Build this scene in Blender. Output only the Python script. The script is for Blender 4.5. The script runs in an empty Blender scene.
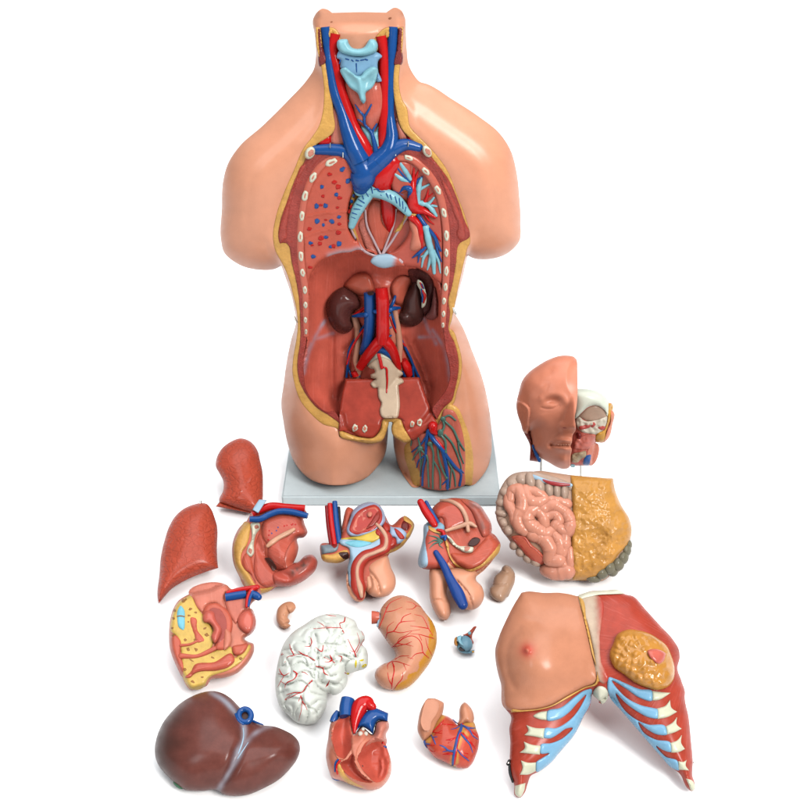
import bpy, math, random
import numpy as np
from mathutils import Vector
from mathutils.geometry import delaunay_2d_cdt
random.seed(4)
RNG = np.random.default_rng(7)
SC = bpy.context.scene
COL = SC.collection
# ------------------------------------------------------------------ camera
FPX = 1142.0
PITCH = math.radians(30)
CAM = np.array([0.0, -1.718, 1.214])
FW = np.array([0, math.cos(PITCH), -math.sin(PITCH)])
UP = np.array([0, math.sin(PITCH), math.cos(PITCH)])
RT = np.array([1.0, 0, 0])


def rays(u, v):
    u = np.asarray(u, float)
    v = np.asarray(v, float)
    return FW + ((u - 400) / FPX)[..., None] * RT - ((v - 400) / FPX)[..., None] * UP


def on_floor(u, v, z=0.0):
    d = rays(u, v)
    return CAM + d * ((z - CAM[2]) / d[2])


# ------------------------------------------------------------------ 2-D tools
def P(x0, y0, k, s):
    """points read off an enlarged picture -> list of (x, y, extra, corner)"""
    out = []
    for t in s.split():
        c = t.endswith('!')
        a = [float(q) for q in t.rstrip('!').split(',')]
        out.append((x0 + a[0] / k, y0 + a[1] / k, a[2] if len(a) > 2 else None, c))
    return out


def Q(s):
    return P(0, 0, 1, s)


def smooth(pts, closed=True, step=1.2):
    n = len(pts)
    p = np.array([[q[0], q[1], 0 if q[2] is None else q[2]] for q in pts])
    out = []
    rng = range(n) if closed else range(n - 1)
    for i in rng:
        j = (i + 1) % n
        a, b = p[i], p[j]
        pa = p[i - 1] if (closed or i > 0) else a
        pb = p[(j + 1) % n] if (closed or j < n - 1) else b
        L = np.linalg.norm((b - a)[:2])
        la = max(np.linalg.norm((a - pa)[:2]), 1e-6)
        lb = max(np.linalg.norm((pb - b)[:2]), 1e-6)
        ta = (b - a) if pts[i][3] or (not closed and i == 0) else ((b - a) / max(L, 1e-6) * la + (a - pa) / la * L) / (la + L) * L
        tb = (b - a) if pts[j][3] or (not closed and j == n - 1) else ((b - a) / max(L, 1e-6) * lb + (pb - b) / lb * L) / (lb + L) * L
        m = max(1, int(round(L / step)))
        for q in range(m):
            t = q / m
            h = (2*t**3-3*t*t+1)*a + (t**3-2*t*t+t)*ta + (-2*t**3+3*t*t)*b + (t**3-t*t)*tb
            out.append(h)
    if not closed:
        out.append(p[-1])
    return np.array(out)


def dist(X, poly, closed=True):
    X = np.asarray(X, float)
    A = poly[:, :2]
    B = np.roll(A, -1, axis=0)
    if not closed:
        A, B = A[:-1], B[:-1]
    o = A.mean(0)
    a = (A - o).astype(np.float32)
    d = (B - A).astype(np.float32)
    ax, ay, dx, dy = a[:, 0], a[:, 1], d[:, 0], d[:, 1]
    il = (1 / np.maximum(dx * dx + dy * dy, 1e-9)).astype(np.float32)
    Y = (X - o).astype(np.float32)
    out = np.empty(len(X))
    st = max(64, 120000 // max(1, len(a)))
    for i in range(0, len(X), st):
        qx = Y[i:i + st, 0:1] - ax
        qy = Y[i:i + st, 1:2] - ay
        t = (qx * dx + qy * dy) * il
        np.clip(t, 0, 1, out=t)
        qx -= t * dx
        qy -= t * dy
        out[i:i + st] = np.sqrt((qx * qx + qy * qy).min(1))
    return out


def inside(X, poly):
    X = np.asarray(X, float)
    A = poly[:, :2]
    B = np.roll(A, -1, axis=0)
    r = np.zeros(len(X), bool)
    for i in range(0, len(X), 4000):
        x = X[i:i + 4000, 0:1]
        y = X[i:i + 4000, 1:2]
        c = ((A[:, 1] > y) != (B[:, 1] > y))
        with np.errstate(divide='ignore', invalid='ignore'):
            xi = A[:, 0] + (y - A[:, 1]) * (B[:, 0] - A[:, 0]) / (B[:, 1] - A[:, 1])
        r[i:i + 4000] = ((c & (x < xi)).sum(1) % 2) == 1
    return r


_PW = 5.0
_CW = math.sqrt(math.pi) * math.gamma((_PW - 1) / 2) / math.gamma(_PW / 2)


def softdist(X, poly, closed=True):
    """distance to a line, rounded off along the medial axis"""
    X = np.asarray(X, float)
    d0 = dist(X, poly, closed)
    if len(poly) > 200:
        poly = np.concatenate([poly[:-1:2], poly[-1:]])
    A = poly[:, :2]
    B = np.roll(A, -1, axis=0)
    if not closed:
        A, B = A[:-1], B[:-1]
    M = (A + B) / 2
    L = np.sqrt(((B - A) ** 2).sum(1)).astype(np.float32)
    o = M.mean(0)
    mx, my = (M - o).astype(np.float32).T
    Y = (X - o).astype(np.float32)
    out = np.empty(len(X))
    st = max(64, 120000 // max(1, len(L)))
    for i in range(0, len(X), st):
        ex = Y[i:i + st, 0:1] - mx
        ey = Y[i:i + st, 1:2] - my
        r2 = np.maximum(ex * ex + ey * ey, 0.16)
        q = (L / (r2 * r2 * np.sqrt(r2))).sum(1)
        out[i:i + st] = (q / _CW) ** (-1 / (_PW - 1))
    w = np.clip((d0 - 1.0) / 2.0, 0, 1)
    return d0 * (1 - w) + np.minimum(out, d0) * w


def prof(d, R):
    t = np.clip(np.asarray(d) / R, 0, 1)
    return np.sqrt(np.maximum(0, 1 - (1 - t) ** 2))


def sstep(x, a, b):
    t = np.clip((x - a) / (b - a), 0, 1)
    return t * t * (3 - 2 * t)


def _hash(i, j, seed):
    h = (i.astype(np.int64) * 374761393 + j.astype(np.int64) * 668265263 + seed * 1442695041) & 0xFFFFFFFF
    h = ((h ^ (h >> 13)) * 1274126177) & 0xFFFFFFFF
    return ((h ^ (h >> 16)) & 0xFFFF) / 65535.0


def vnoise(X, scale, seed=0):
    x = X[:, 0] / scale
    y = X[:, 1] / scale
    i = np.floor(x)
    j = np.floor(y)
    f = x - i
    g = y - j
    f = f * f * (3 - 2 * f)
    g = g * g * (3 - 2 * g)
    a = _hash(i, j, seed); b = _hash(i + 1, j, seed); c = _hash(i, j + 1, seed); d = _hash(i + 1, j + 1, seed)
    return (a * (1 - f) + b * f) * (1 - g) + (c * (1 - f) + d * f) * g - 0.5


def bump(X, cu, cv, su, sv, amp, rot=0):
    a = math.radians(rot)
    x = X[:, 0] - cu
    y = X[:, 1] - cv
    p = x * math.cos(a) + y * math.sin(a)
    q = -x * math.sin(a) + y * math.cos(a)
    return amp * np.exp(-(p / su) ** 2 - (q / sv) ** 2)


def groove(X, lines, w, amp):
    """sum of soft furrows (amp < 0) or ridges along open lines"""
    r = np.zeros(len(X))
    for l in lines:
        d = dist(X, smooth(l, False), False)
        r = np.maximum(r, np.exp(-(d / w) ** 2))
    return amp * r


def coil(X, line, r):
    d = dist(X, smooth(line, False), False)
    return np.sqrt(np.maximum(0, r * r - d * d))


# ------------------------------------------------------------------ materials
GAIN = 2.45


def lin(c):
    c = c / 255.0
    return c / 12.92 if c <= 0.04045 else ((c + 0.055) / 1.055) ** 2.4


def alb(rgb):
    c = [lin(q) / GAIN for q in rgb]
    g = sum(c) / 3
    return [min(0.88, max(0.004, g + (q - g) * 1.07)) for q in c] + [1.0]


_M = {}


def mat(name, rgb, rough=0.36, kind='fine', mott=0.10, amt=1.0, spec=0.04, coat=0.0, rgb2=None, scale=1.0, paint=None, paint2=None):
    if name in _M:
        return _M[name]
    m = bpy.data.materials.new(name)
    m.use_nodes = True
    nt = m.node_tree
    N, L = nt.nodes, nt.links
    b = N['Principled BSDF']
    b.inputs['Roughness'].default_value = rough
    b.inputs['Specular IOR Level'].default_value = spec
    b.inputs['Coat Weight'].default_value = max(coat * 0.45, 0.11)
    b.inputs['Coat IOR'].default_value = 1.9
    b.inputs['Coat Roughness'].default_value = (0.30 if 'skin' in name or 'face' in name else 0.14) if coat else 0.24
    uv = N.new('ShaderNodeUVMap')
    uv.uv_map = 'flat'
    c = alb(rgb)
    # brush-painted colour: slow mottling plus fine speckle
    n1 = N.new('ShaderNodeTexNoise')
    n1.inputs['Scale'].default_value = 7.0 * scale
    n1.inputs['Detail'].default_value = 6
    n1.inputs['Roughness'].default_value = 0.62
    L.new(uv.outputs[0], n1.inputs['Vector'])
    mx = N.new('ShaderNodeMix')
    mx.data_type = 'RGBA'
    lo = [q * (1 - mott * 1.5) for q in c[:3]] + [1]
    hi = [min(0.9, q * (1 + mott * 1.2) + 0.01 * mott) for q in c[:3]] + [1]
    if rgb2:
        lo, hi = alb(rgb2), c
    mx.inputs[6].default_value = lo
    mx.inputs[7].default_value = hi
    rm = N.new('ShaderNodeMapRange')
    rm.inputs[1].default_value = 0.3
    rm.inputs[2].default_value = 0.7
    L.new(n1.outputs['Fac'], rm.inputs[0])
    L.new(rm.outputs[0], mx.inputs[0])
    L.new(mx.outputs[2], b.inputs['Base Color'])
    rr = N.new('ShaderNodeMapRange')     # handling marks: the gloss varies a little
    rr.inputs[3].default_value = max(.08, rough - 0.05)
    rr.inputs[4].default_value = rough + 0.07
    n9 = N.new('ShaderNodeTexNoise')
    n9.inputs['Scale'].default_value = 11
    n9.inputs['Detail'].default_value = 8
    L.new(uv.outputs[0], n9.inputs['Vector'])
    rr.inputs[1].default_value = .35
    rr.inputs[2].default_value = .65
    L.new(n9.outputs['Fac'], rr.inputs[0])
    L.new(rr.outputs[0], b.inputs['Roughness'])
    bp = N.new('ShaderNodeBump')
    bp.inputs['Distance'].default_value = 0.001
    hsrc = None
    if kind in ('fine', 'fat'):
        n2 = N.new('ShaderNodeTexNoise')
        n2.inputs['Scale'].default_value = (90 if kind == 'fine' else 42) * scale
        n2.inputs['Detail'].default_value = 3
        L.new(uv.outputs[0], n2.inputs['Vector'])
        hsrc = n2.outputs['Fac']
        bp.inputs['Strength'].default_value = (0.10 if kind == 'fine' else 0.75) * amt
        if kind == 'fat':
            bp.inputs['Distance'].default_value = 0.0016
    elif kind == 'fibre':
        fu = N.new('ShaderNodeUVMap')
        fu.uv_map = 'fib'
        mp = N.new('ShaderNodeMapping')
        mp.inputs['Scale'].default_value = (4, 75 * scale, 1)
        L.new(fu.outputs[0], mp.inputs['Vector'])
        n2 = N.new('ShaderNodeTexNoise')
        n2.inputs['Scale'].default_value = 1.0
        n2.inputs['Detail'].default_value = 3
        L.new(mp.outputs[0], n2.inputs['Vector'])
        hsrc = n2.outputs['Fac']
        bp.inputs['Strength'].default_value = 0.8 * amt
        bp.inputs['Distance'].default_value = 0.0014
        # pale brushed fibres
        m2 = N.new('ShaderNodeMix')
        m2.data_type = 'RGBA'
        r2 = N.new('ShaderNodeMapRange')
        r2.inputs[1].default_value = 0.56
        r2.inputs[2].default_value = 0.78
        r2.inputs[4].default_value = 0.38 * amt
        L.new(n2.outputs['Fac'], r2.inputs[0])
        L.new(r2.outputs[0], m2.inputs[0])
        L.new(mx.outputs[2], m2.inputs[6])
        m2.inputs[7].default_value = [min(.88, q * 1.5 + 0.07) for q in c[:3]] + [1]
        L.new(m2.outputs[2], b.inputs['Base Color'])
    elif kind in ('cells', 'pebble'):
        n0 = N.new('ShaderNodeTexNoise')
        n0.inputs['Scale'].default_value = 14
        L.new(uv.outputs[0], n0.inputs['Vector'])
        va = N.new('ShaderNodeVectorMath')
        va.operation = 'MULTIPLY_ADD'
        va.inputs[1].default_value = (0.045, 0.045, 0)
        L.new(n0.outputs['Color'], va.inputs[0])
        L.new(uv.outputs[0], va.inputs[2])
        mp = N.new('ShaderNodeMapping')
        mp.inputs['Scale'].default_value = (0.85, 1.15, 1)
        mp.inputs['Rotation'].default_value = (0, 0, 0.5)
        L.new(va.outputs[0], mp.inputs['Vector'])
        vo = N.new('ShaderNodeTexVoronoi')
        vo.feature = 'DISTANCE_TO_EDGE'
        vo.inputs['Scale'].default_value = (19 if kind == 'cells' else 40) * scale
        L.new(mp.outputs[0], vo.inputs['Vector'])
        r3 = N.new('ShaderNodeMapRange')
        r3.interpolation_type = 'SMOOTHSTEP'
        r3.inputs[1].default_value = 0.0
        r3.inputs[2].default_value = 0.2 if kind == 'cells' else 0.4
        L.new(vo.outputs['Distance'], r3.inputs[0])
        hsrc = r3.outputs[0]
        bp.inputs['Strength'].default_value = (0.75 if kind == 'cells' else 0.5) * amt
        bp.inputs['Distance'].default_value = 0.0012
    for att, pc in (('paint', paint), ('paint2', paint2)):     # airbrushed second colours, with side shading painted into the liver
        if pc is None:
            continue
        at = N.new('ShaderNodeAttribute')
        at.attribute_name = att
        m3 = N.new('ShaderNodeMix')
        m3.data_type = 'RGBA'
        L.new(at.outputs['Fac'], m3.inputs[0])
        L.new(b.inputs['Base Color'].links[0].from_socket, m3.inputs[6])
        m3.inputs[7].default_value = alb(pc)
        L.new(m3.outputs[2], b.inputs['Base Color'])
    if hsrc:
        L.new(hsrc, bp.inputs['Height'])
        L.new(bp.outputs[0], b.inputs['Normal'])
    _M[name] = m
    return m


# ------------------------------------------------------------------ things
class Frame:
    def __init__(self, O, n):
        self.O = np.array(O, float)
        self.n = np.array(n, float) / np.linalg.norm(n)
        self.s = float((self.O - CAM) @ FW) / FPX

    def w(self, u, v, h):
        d = rays(u, v)
        t = (np.asarray(h) * self.s + (self.O - CAM) @ self.n) / (d @ self.n)
        return CAM + d * t[..., None]

    def hfloor(self, u, v, z):
        """height over the frame plane where the sight line meets the level z"""
        d = rays(u, v)
        q = CAM + d * ((z - CAM[2]) / d[..., 2])[..., None]
        return ((q - self.O) @ self.n) / self.s


class Thing:
    def __init__(self, name, label, cat, foot, elev=70, under=0.0, az=0.0, n=None, z0=0.0, O=None, group=None):
        e, a = math.radians(elev), math.radians(az)
        nn = n if n is not None else (math.cos(e) * math.sin(a), -math.cos(e) * math.cos(a), math.sin(e))
        F = on_floor(foot[0], foot[1], z0) if O is None else np.array(O)
        fr = Frame(F, nn)
        if under:
            fr = Frame(F + fr.n * under * fr.s, nn)
        self.f = fr
        self.z0 = z0
        r = bpy.data.objects.new(name, None)
        COL.objects.link(r)
        r.empty_display_size = 0.03
        r.location = Vector((F[0], F[1], z0))
        r['label'] = label
        r['category'] = cat
        if group:
            r['group'] = group
        self.root = r
        self.loc = np.array([F[0], F[1], z0])

    # --- mesh out
    def emit(self, name, W, faces, m, parent=None, uv=None, fib=None, sharp=55, label=None, paint=None, paint2=None):
        W = np.array(W)
        W[:, 2] = np.maximum(W[:, 2], self.z0 + 0.0006)
        me = bpy.data.meshes.new(name)
        me.from_pydata((W - self.loc).tolist(), [], faces)
        for lname, arr in (('flat', uv), ('fib', fib)):
            if arr is not None:
                l = me.uv_layers.new(name=lname)
                idx = np.empty(len(me.loops), np.int32)
                me.loops.foreach_get('vertex_index', idx)
                l.data.foreach_set('uv', np.ascontiguousarray(arr[idx], np.float32).ravel())
        for att, fn in (('paint', paint), ('paint2', paint2)):
            if fn is not None:
                ad = me.attributes.new(att, 'FLOAT', 'POINT')
                ad.data.foreach_set('value', np.clip(fn(uv * 100), 0, 1).astype(np.float32))
        me.polygons.foreach_set('use_smooth', np.ones(len(me.polygons), bool))
        if sharp:
            me.set_sharp_from_angle(angle=math.radians(sharp))
        me.materials.append(m)
        me.validate()
        o = bpy.data.objects.new(name, me)
        COL.objects.link(o)
        o.parent = parent or self.root
        if label:
            o['label'] = label
        return o

    # --- a filled outline with a height over the frame plane
    def sheet(self, name, outer, m, H, edge=None, holes=(), res=2.0, back=None, parent=None, fib=0.0, label=None, sharp=55, step=1.2, paint=None, paint2=None):
        """outer: list from P()/array.  H(X, sd) height of the inside.  edge(X): height of the rim.
        back(X, sd): when given the thing is closed behind with that height"""
        loops = [outer if isinstance(outer, np.ndarray) else smooth(outer, True, step)]
        loops += [h if isinstance(h, np.ndarray) else smooth(h, True, step) for h in holes]
        loops = [l[:, :2] for l in loops]
        lo = loops[0].min(0)
        hi = loops[0].max(0)
        gx = np.arange(lo[0], hi[0], res)
        gy = np.arange(lo[1], hi[1], res * 0.866)
        G = np.array([[x + (res / 2 if j % 2 else 0), y] for j, y in enumerate(gy) for x in gx])
        G = G + RNG.uniform(-.18, .18, G.shape) * res
        k = inside(G, loops[0])
        G = G[k]
        for l in loops[1:]:
            G = G[~inside(G, l)]
        dd = np.min([dist(G, l) for l in loops], axis=0)
        keep = dd > min(0.55 * res, 1.0)
        G, dd = G[keep], dd[keep]
        # a second rim of points just inside gives a clean edge
        B = np.concatenate(loops)
        if edge is not None:
            rg = []
            for l in loops:
                t_ = np.roll(l, -1, 0) - np.roll(l, 1, 0)
                t_ /= np.maximum(np.linalg.norm(t_, axis=1)[:, None], 1e-9)
                n_ = np.stack([-t_[:, 1], t_[:, 0]], 1) * 0.5
                rg += [l + n_, l - n_]
            rg = np.concatenate(rg)
            kk = inside(rg, loops[0])
            for l in loops[1:]:
                kk &= ~inside(rg, l)
            rg = rg[kk]
            rg = rg[np.min([dist(rg, l) for l in loops], axis=0) > 0.38]
            G, dd = G[dd > 1.1], None
            G = np.concatenate([rg, G])
        edges = []
        o = 0
        for l in loops:
            edges += [(o + i, o + (i + 1) % len(l)) for i in range(len(l))]
            o += len(l)
        A = np.concatenate([B, G])
        vv, ee, ff, ov, oe, of = delaunay_2d_cdt([Vector((p[0], -p[1])) for p in A], edges, [], 0, 1e-5)
        V = np.array([[q.x, -q.y] for q in vv])
        F = np.array([list(q) for q in ff])
        c = V[F].mean(1)
        k = inside(c, loops[0])
        for l in loops[1:]:
            k &= ~inside(c, l)
        F = F[k]
        used = np.unique(F)
        rem = -np.ones(len(V), int)
        rem[used] = np.arange(len(used))
        V = V[used]
        F = rem[F]
        a, b_, c_ = V[F[:, 0]], V[F[:, 1]], V[F[:, 2]]
        ar = (b_[:, 0] - a[:, 0]) * (c_[:, 1] - a[:, 1]) - (b_[:, 1] - a[:, 1]) * (c_[:, 0] - a[:, 0])
        F[ar > 0] = F[ar > 0][:, ::-1]     # photo y runs down: negative area faces the viewer
        d = np.min([dist(V, l) for l in loops], axis=0)
        rim = d < 2e-3
        sd = np.where(rim, 0, softdist(V, loops[0]))
        for l in loops[1:]:
            sd = np.minimum(sd, softdist(V, l))
        sd[rim] = 0
        h = np.asarray(H(V, sd), float)
        if edge is not None:
            h = np.where(rim, edge(V), h)
        W = self.f.w(V[:, 0], V[:, 1], h)
        uv = V / 100.0
        faces = F.tolist()
        if back is not None:
            inn = ~rim
            hb = np.asarray(back(V, sd), float)
            W2 = self.f.w(V[:, 0], V[:, 1], hb)
            mp = np.where(rim, np.arange(len(V)), len(V) + np.cumsum(inn) - 1)
            faces += mp[F[:, ::-1]].tolist()
            W = np.concatenate([W, W2[inn]])
            uv = np.concatenate([uv, uv[inn]])
        if callable(fib):
            fb = fib(uv * 100) / 100.0
        else:
            a = math.radians(fib)
            fb = np.stack([uv[:, 0] * math.cos(a) + uv[:, 1] * math.sin(a), -uv[:, 0] * math.sin(a) + uv[:, 1] * math.cos(a)], 1)
        return self.emit(name, W, faces, m, parent, uv, fb, sharp, label, paint, paint2)

    def solid(self, name, outer, m, T=20, R=20, TB=None, RB=None, extra=None, res=2.0, **kw):
        """rounded body: front bulge T over R, back bulge TB over RB"""
        TB = T if TB is None else TB
        RB = R if RB is None else RB
        H = lambda X, sd: T * prof(sd, R) + (extra(X, sd) if extra else 0)
        so = outer if isinstance(outer, np.ndarray) else smooth(outer)

        def Hb(X):
            sd = np.where(inside(X, so), softdist(X, so), 0)
            return T * prof(sd, R) + (extra(X, sd) if extra else 0)
        self.Hb = Hb
        return self.sheet(name, outer, m, H, edge=lambda X: np.zeros(len(X)), res=res, back=lambda X, sd: -TB * prof(sd, RB), **kw)

    def patch(self, name, outer, m, base, rise=1.5, R=2.5, sink=0.8, extra=None, res=1.6, **kw):
        H = lambda X, sd: base(X) - sink + (rise + sink) * prof(sd, R) + (extra(X, sd) if extra else 0)
        return self.sheet(name, outer, m, H, edge=lambda X: base(X) - sink, res=res, **kw)

    def tubes(self, name, lines, m, base=0.0, k=0.2, flat=1.0, lift=0.0, ends='round', sides=10, step=1.0, parent=None, label=None, wob=0.0):
        """lines: lists from P() with a radius as third number; the axis runs k radii over the base"""
        VV, FF, UV, FB = [], [], [], []
        for li in lines:
            c = smooth(li, False, step)
            if len(c) < 2:
                continue
            X = c[:, :2]
            r = np.maximum(c[:, 2], 0.15)
            h = (base(X) if callable(base) else np.full(len(X), float(base))) + k * r + lift
            if wob:
                r = r * (1 + wob * vnoise(X, 3.0, 5))
            C = self.f.w(X[:, 0], X[:, 1], h)
            s = self.f.s
            T = np.gradient(C, axis=0)
            T /= np.maximum(np.linalg.norm(T, axis=1)[:, None], 1e-9)
            n = self.f.n
            S = np.cross(T, n)
            S /= np.maximum(np.linalg.norm(S, axis=1)[:, None], 1e-9)
            U = np.cross(S, T)
            rows = []
            if ends == 'round':
                for q in (0.97, 0.8, 0.5, 0.2):
                    rows.append((0, C[0] - T[0] * r[0] * s * q, math.sqrt(1 - q * q)))
            else:
                rows.append((0, C[0], 0.75))
            for i in range(len(C)):
                rows.append((i, C[i], 1.0))
            if ends == 'round':
                for q in (0.2, 0.5, 0.8, 0.97):
                    rows.append((-1, C[-1] + T[-1] * r[-1] * s * q, math.sqrt(1 - q * q)))
            else:
                rows.append((-1, C[-1], 0.75))
            o = sum(len(a) for a in VV)
            an = np.linspace(0, 2 * math.pi, sides, endpoint=False)
            acc = 0
            for i, ctr, q in rows:
                rr = r[i] * s * q
                VV.append(ctr + rr * (np.cos(an)[:, None] * S[i] + flat * np.sin(an)[:, None] * U[i]))
                UV.append(np.stack([X[i, 0] + 0 * an + r[i] * np.cos(an), X[i, 1] + r[i] * np.sin(an)], 1) / 100)
                FB.append(np.stack([0 * an + acc, r[i] * an], 1) / 100)
                acc += step
            nr = len(rows)
            for i in range(nr - 1):
                for j in range(sides):
                    a, b = o + i * sides + j, o + i * sides + (j + 1) % sides
                    FF.append((a, a + sides, b + sides, b))
            FF.append(tuple(o + j for j in range(sides)))
            FF.append(tuple(o + (nr - 1) * sides + j for j in reversed(range(sides))))
        FF = [f[::-1] for f in FF]
        return self.emit(name, np.concatenate(VV), FF, m, parent, np.concatenate(UV), np.concatenate(FB), 50, label)

    def ball(self, name, u, v, ru, rv, rh, m, h=0.0, rot=0, parent=None, nu=16, nv=10, label=None, top=1.0):
        a = math.radians(rot)
        V = []
        F = []
        for i in range(nv + 1):
            p = math.pi * i / nv
            for j in range(nu):
                t = 2 * math.pi * j / nu
                x, y, z = ru * math.sin(p) * math.cos(t), rv * math.sin(p) * math.sin(t), rh * math.cos(p)
                V.append((u + x * math.cos(a) - y * math.sin(a), v + x * math.sin(a) + y * math.cos(a), h + z))
        for i in range(nv):
            for j in range(nu):
                F.append((i * nu + j, (i + 1) * nu + j, (i + 1) * nu + (j + 1) % nu, i * nu + (j + 1) % nu))
        F = [f[::-1] for f in F]
        V = np.array(V)
        W = self.f.w(V[:, 0], V[:, 1], V[:, 2])
        return self.emit(name, W, F, m, parent, V[:, :2] / 100, V[:, :2] / 100, 60, label)


def oval(u, v, ru, rv, rot=0, n=14, wob=0.0, seed=1):
    a = math.radians(rot)
    r = np.random.default_rng(seed)
    out = []
    for i in range(n):
        t = 2 * math.pi * i / n
        q = 1 + r.uniform(-wob, wob)
        x, y = ru * q * math.cos(t), rv * q * math.sin(t)
        out.append((u + x * math.cos(a) - y * math.sin(a), v + x * math.sin(a) + y * math.cos(a), None, False))
    return out
# ------------------------------------------------------------------ setting, light, camera
def setting():
    me = bpy.data.meshes.new('floor')
    s = 30.0
    me.from_pydata([(-s, -s, 0), (s, -s, 0), (s, s, 0), (-s, s, 0)], [], [(0, 1, 2, 3)])
    m = bpy.data.materials.new('white_paper')
    m.use_nodes = True
    b = m.node_tree.nodes['Principled BSDF']
    b.inputs['Base Color'].default_value = (0.74, 0.74, 0.74, 1)
    b.inputs['Roughness'].default_value = 0.9
    b.inputs['Specular IOR Level'].default_value = 0.1
    n = m.node_tree.nodes.new('ShaderNodeTexNoise')
    n.inputs['Scale'].default_value = 300
    bp = m.node_tree.nodes.new('ShaderNodeBump')
    bp.inputs['Strength'].default_value = 0.03
    m.node_tree.links.new(n.outputs['Fac'], bp.inputs['Height'])
    m.node_tree.links.new(bp.outputs[0], b.inputs['Normal'])
    me.materials.append(m)
    o = bpy.data.objects.new('floor', me)
    COL.objects.link(o)
    o['kind'] = 'structure'
    w = bpy.data.worlds.new('World')
    SC.world = w
    w.use_nodes = True
    bg = w.node_tree.nodes['Background']
    bg.inputs[0].default_value = (0.94, 0.97, 1.0, 1)
    bg.inputs[1].default_value = WORLD

    def area(name, loc, aim, sx, sy, power, col=(1, 1, 1)):
        l = bpy.data.lights.new(name, 'AREA')
        l.shape = 'RECTANGLE'
        l.size, l.size_y = sx, sy
        l.energy = power
        l.color = col
        q = bpy.data.objects.new(name, l)
        COL.objects.link(q)
        q.location = loc
        q.rotation_euler = (Vector(aim) - Vector(loc)).to_track_quat('-Z', 'Y').to_euler()
    for a in LAMPS:
        area(*a)
    c = bpy.data.cameras.new('camera')
    c.sensor_width = 36
    c.sensor_fit = 'HORIZONTAL'
    c.lens = 36 * FPX / 800
    c.clip_end = 200
    co = bpy.data.objects.new('camera', c)
    COL.objects.link(co)
    co.location = CAM.tolist()
    co.rotation_euler = (math.pi / 2 - PITCH, 0, 0)
    SC.camera = co
    v = SC.view_settings
    v.view_transform = 'Standard'
    v.look = 'None'
    v.exposure = EXPO
    v.gamma = 1
    SC.cycles.max_bounces = 6


WORLD = 0.22
EXPO = 1.14
LAMPS = [('window_softbox', (2.7, -3.7, 4.0), (0, 0.1, 0.3), 1.8, 2.2, 225, (1, 0.985, 0.96)),
         ('added_overhead_light', (0.3, 1.0, 4.4), (0.3, 1.0, 0), 6.5, 7.0, 250, (0.97, 0.985, 1)),  # added broad light from above, keeps the floor white and shadows soft
         ('second_window', (-3.0, -3.4, 3.2), (-0.2, 0.1, 0.4), 1.2, 1.6, 26, (0.97, 0.985, 1))]
setting()
# ------------------------------------------------------------------ paints
SKIN = mat('skin_paint', (238, 170, 138), rough=0.36, mott=0.035, coat=.4)
SKIN2 = mat('skin_paint_deep', (214, 150, 122), rough=0.40, mott=0.06)
FACE = mat('face_paint', (232, 150, 122), rough=0.42, mott=0.05, coat=.25)
FAT = mat('fat_paint', (228, 176, 102), kind='fat', rough=0.42, mott=0.12)
MUSC = mat('muscle_paint', (202, 98, 78), kind='fibre', rough=0.36, mott=0.10)
MUSCD = mat('dark_muscle_paint', (170, 74, 66), kind='pebble', rough=0.38, mott=0.16)
FLESH = mat('flesh_paint', (210, 108, 88), rough=0.34, mott=0.10)
FLESHP = mat('pale_flesh_paint', (222, 138, 116), rough=0.34, mott=0.08)
LUNG = mat('lung_paint', (196, 88, 68), kind='cells', rough=0.40, mott=0.07)
BLUE = mat('vein_blue', (26, 84, 152), rough=0.26, mott=0.06, coat=0.3)
RED = mat('artery_red', (208, 42, 42), rough=0.26, mott=0.06, coat=0.3)
CART = mat('cartilage_blue', (150, 204, 216), rough=0.32, mott=0.06)
BONE = mat('bone_cream', (236, 234, 212), rough=0.40, mott=0.05)
PALEB = mat('pale_blue_paint', (178, 206, 226), rough=0.36, mott=0.05)
KIDN = mat('kidney_brown', (98, 54, 50), rough=0.28, mott=0.10, coat=0.2)
GREEN = mat('lymph_green', (88, 124, 112), rough=0.34, mott=0.08)
STEEL = bpy.data.materials.new('steel_pin')
STEEL.use_nodes = True
_b = STEEL.node_tree.nodes['Principled BSDF']
_b.inputs['Base Color'].default_value = (.5, .5, .47, 1)
_b.inputs['Metallic'].default_value = 1
_b.inputs['Roughness'].default_value = .3
DARK = mat('recess_shade_paint', (70, 40, 36), rough=0.5)  # dark colour painted in as the shade inside bores and hollows
# ------------------------------------------------------------------ display base and torso
ZB = 0.022


def cat(*a):
    out = []
    for q in a:
        out += q
    return out


def inset(poly, d):
    """move a closed outline inwards by d"""
    p = poly[:, :2]
    t = np.roll(p, -3, 0) - np.roll(p, 3, 0)
    t /= np.maximum(np.linalg.norm(t, axis=1)[:, None], 1e-9)
    ar = 0.5 * np.sum(p[:, 0] * np.roll(p[:, 1], -1) - np.roll(p[:, 0], -1) * p[:, 1])
    n = np.stack([-t[:, 1], t[:, 0]], 1) * (1 if ar > 0 else -1)
    q = p + n * d
    return q[::2]


N1 = (300, 0, 6.667)
N2 = (300, 80, 6.667)
L1 = (270, 140, 8.0)
M1 = (340, 160, 6.154)
A1 = (270, 230, 6.667)
A2 = (370, 230, 6.667)
B1 = (270, 340, 6.667)
B2 = (380, 330, 6.667)
T1 = (380, 400, 6.154)
V1 = (330, 280, 6.667)
S2 = (400, 60, 3.81)


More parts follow.
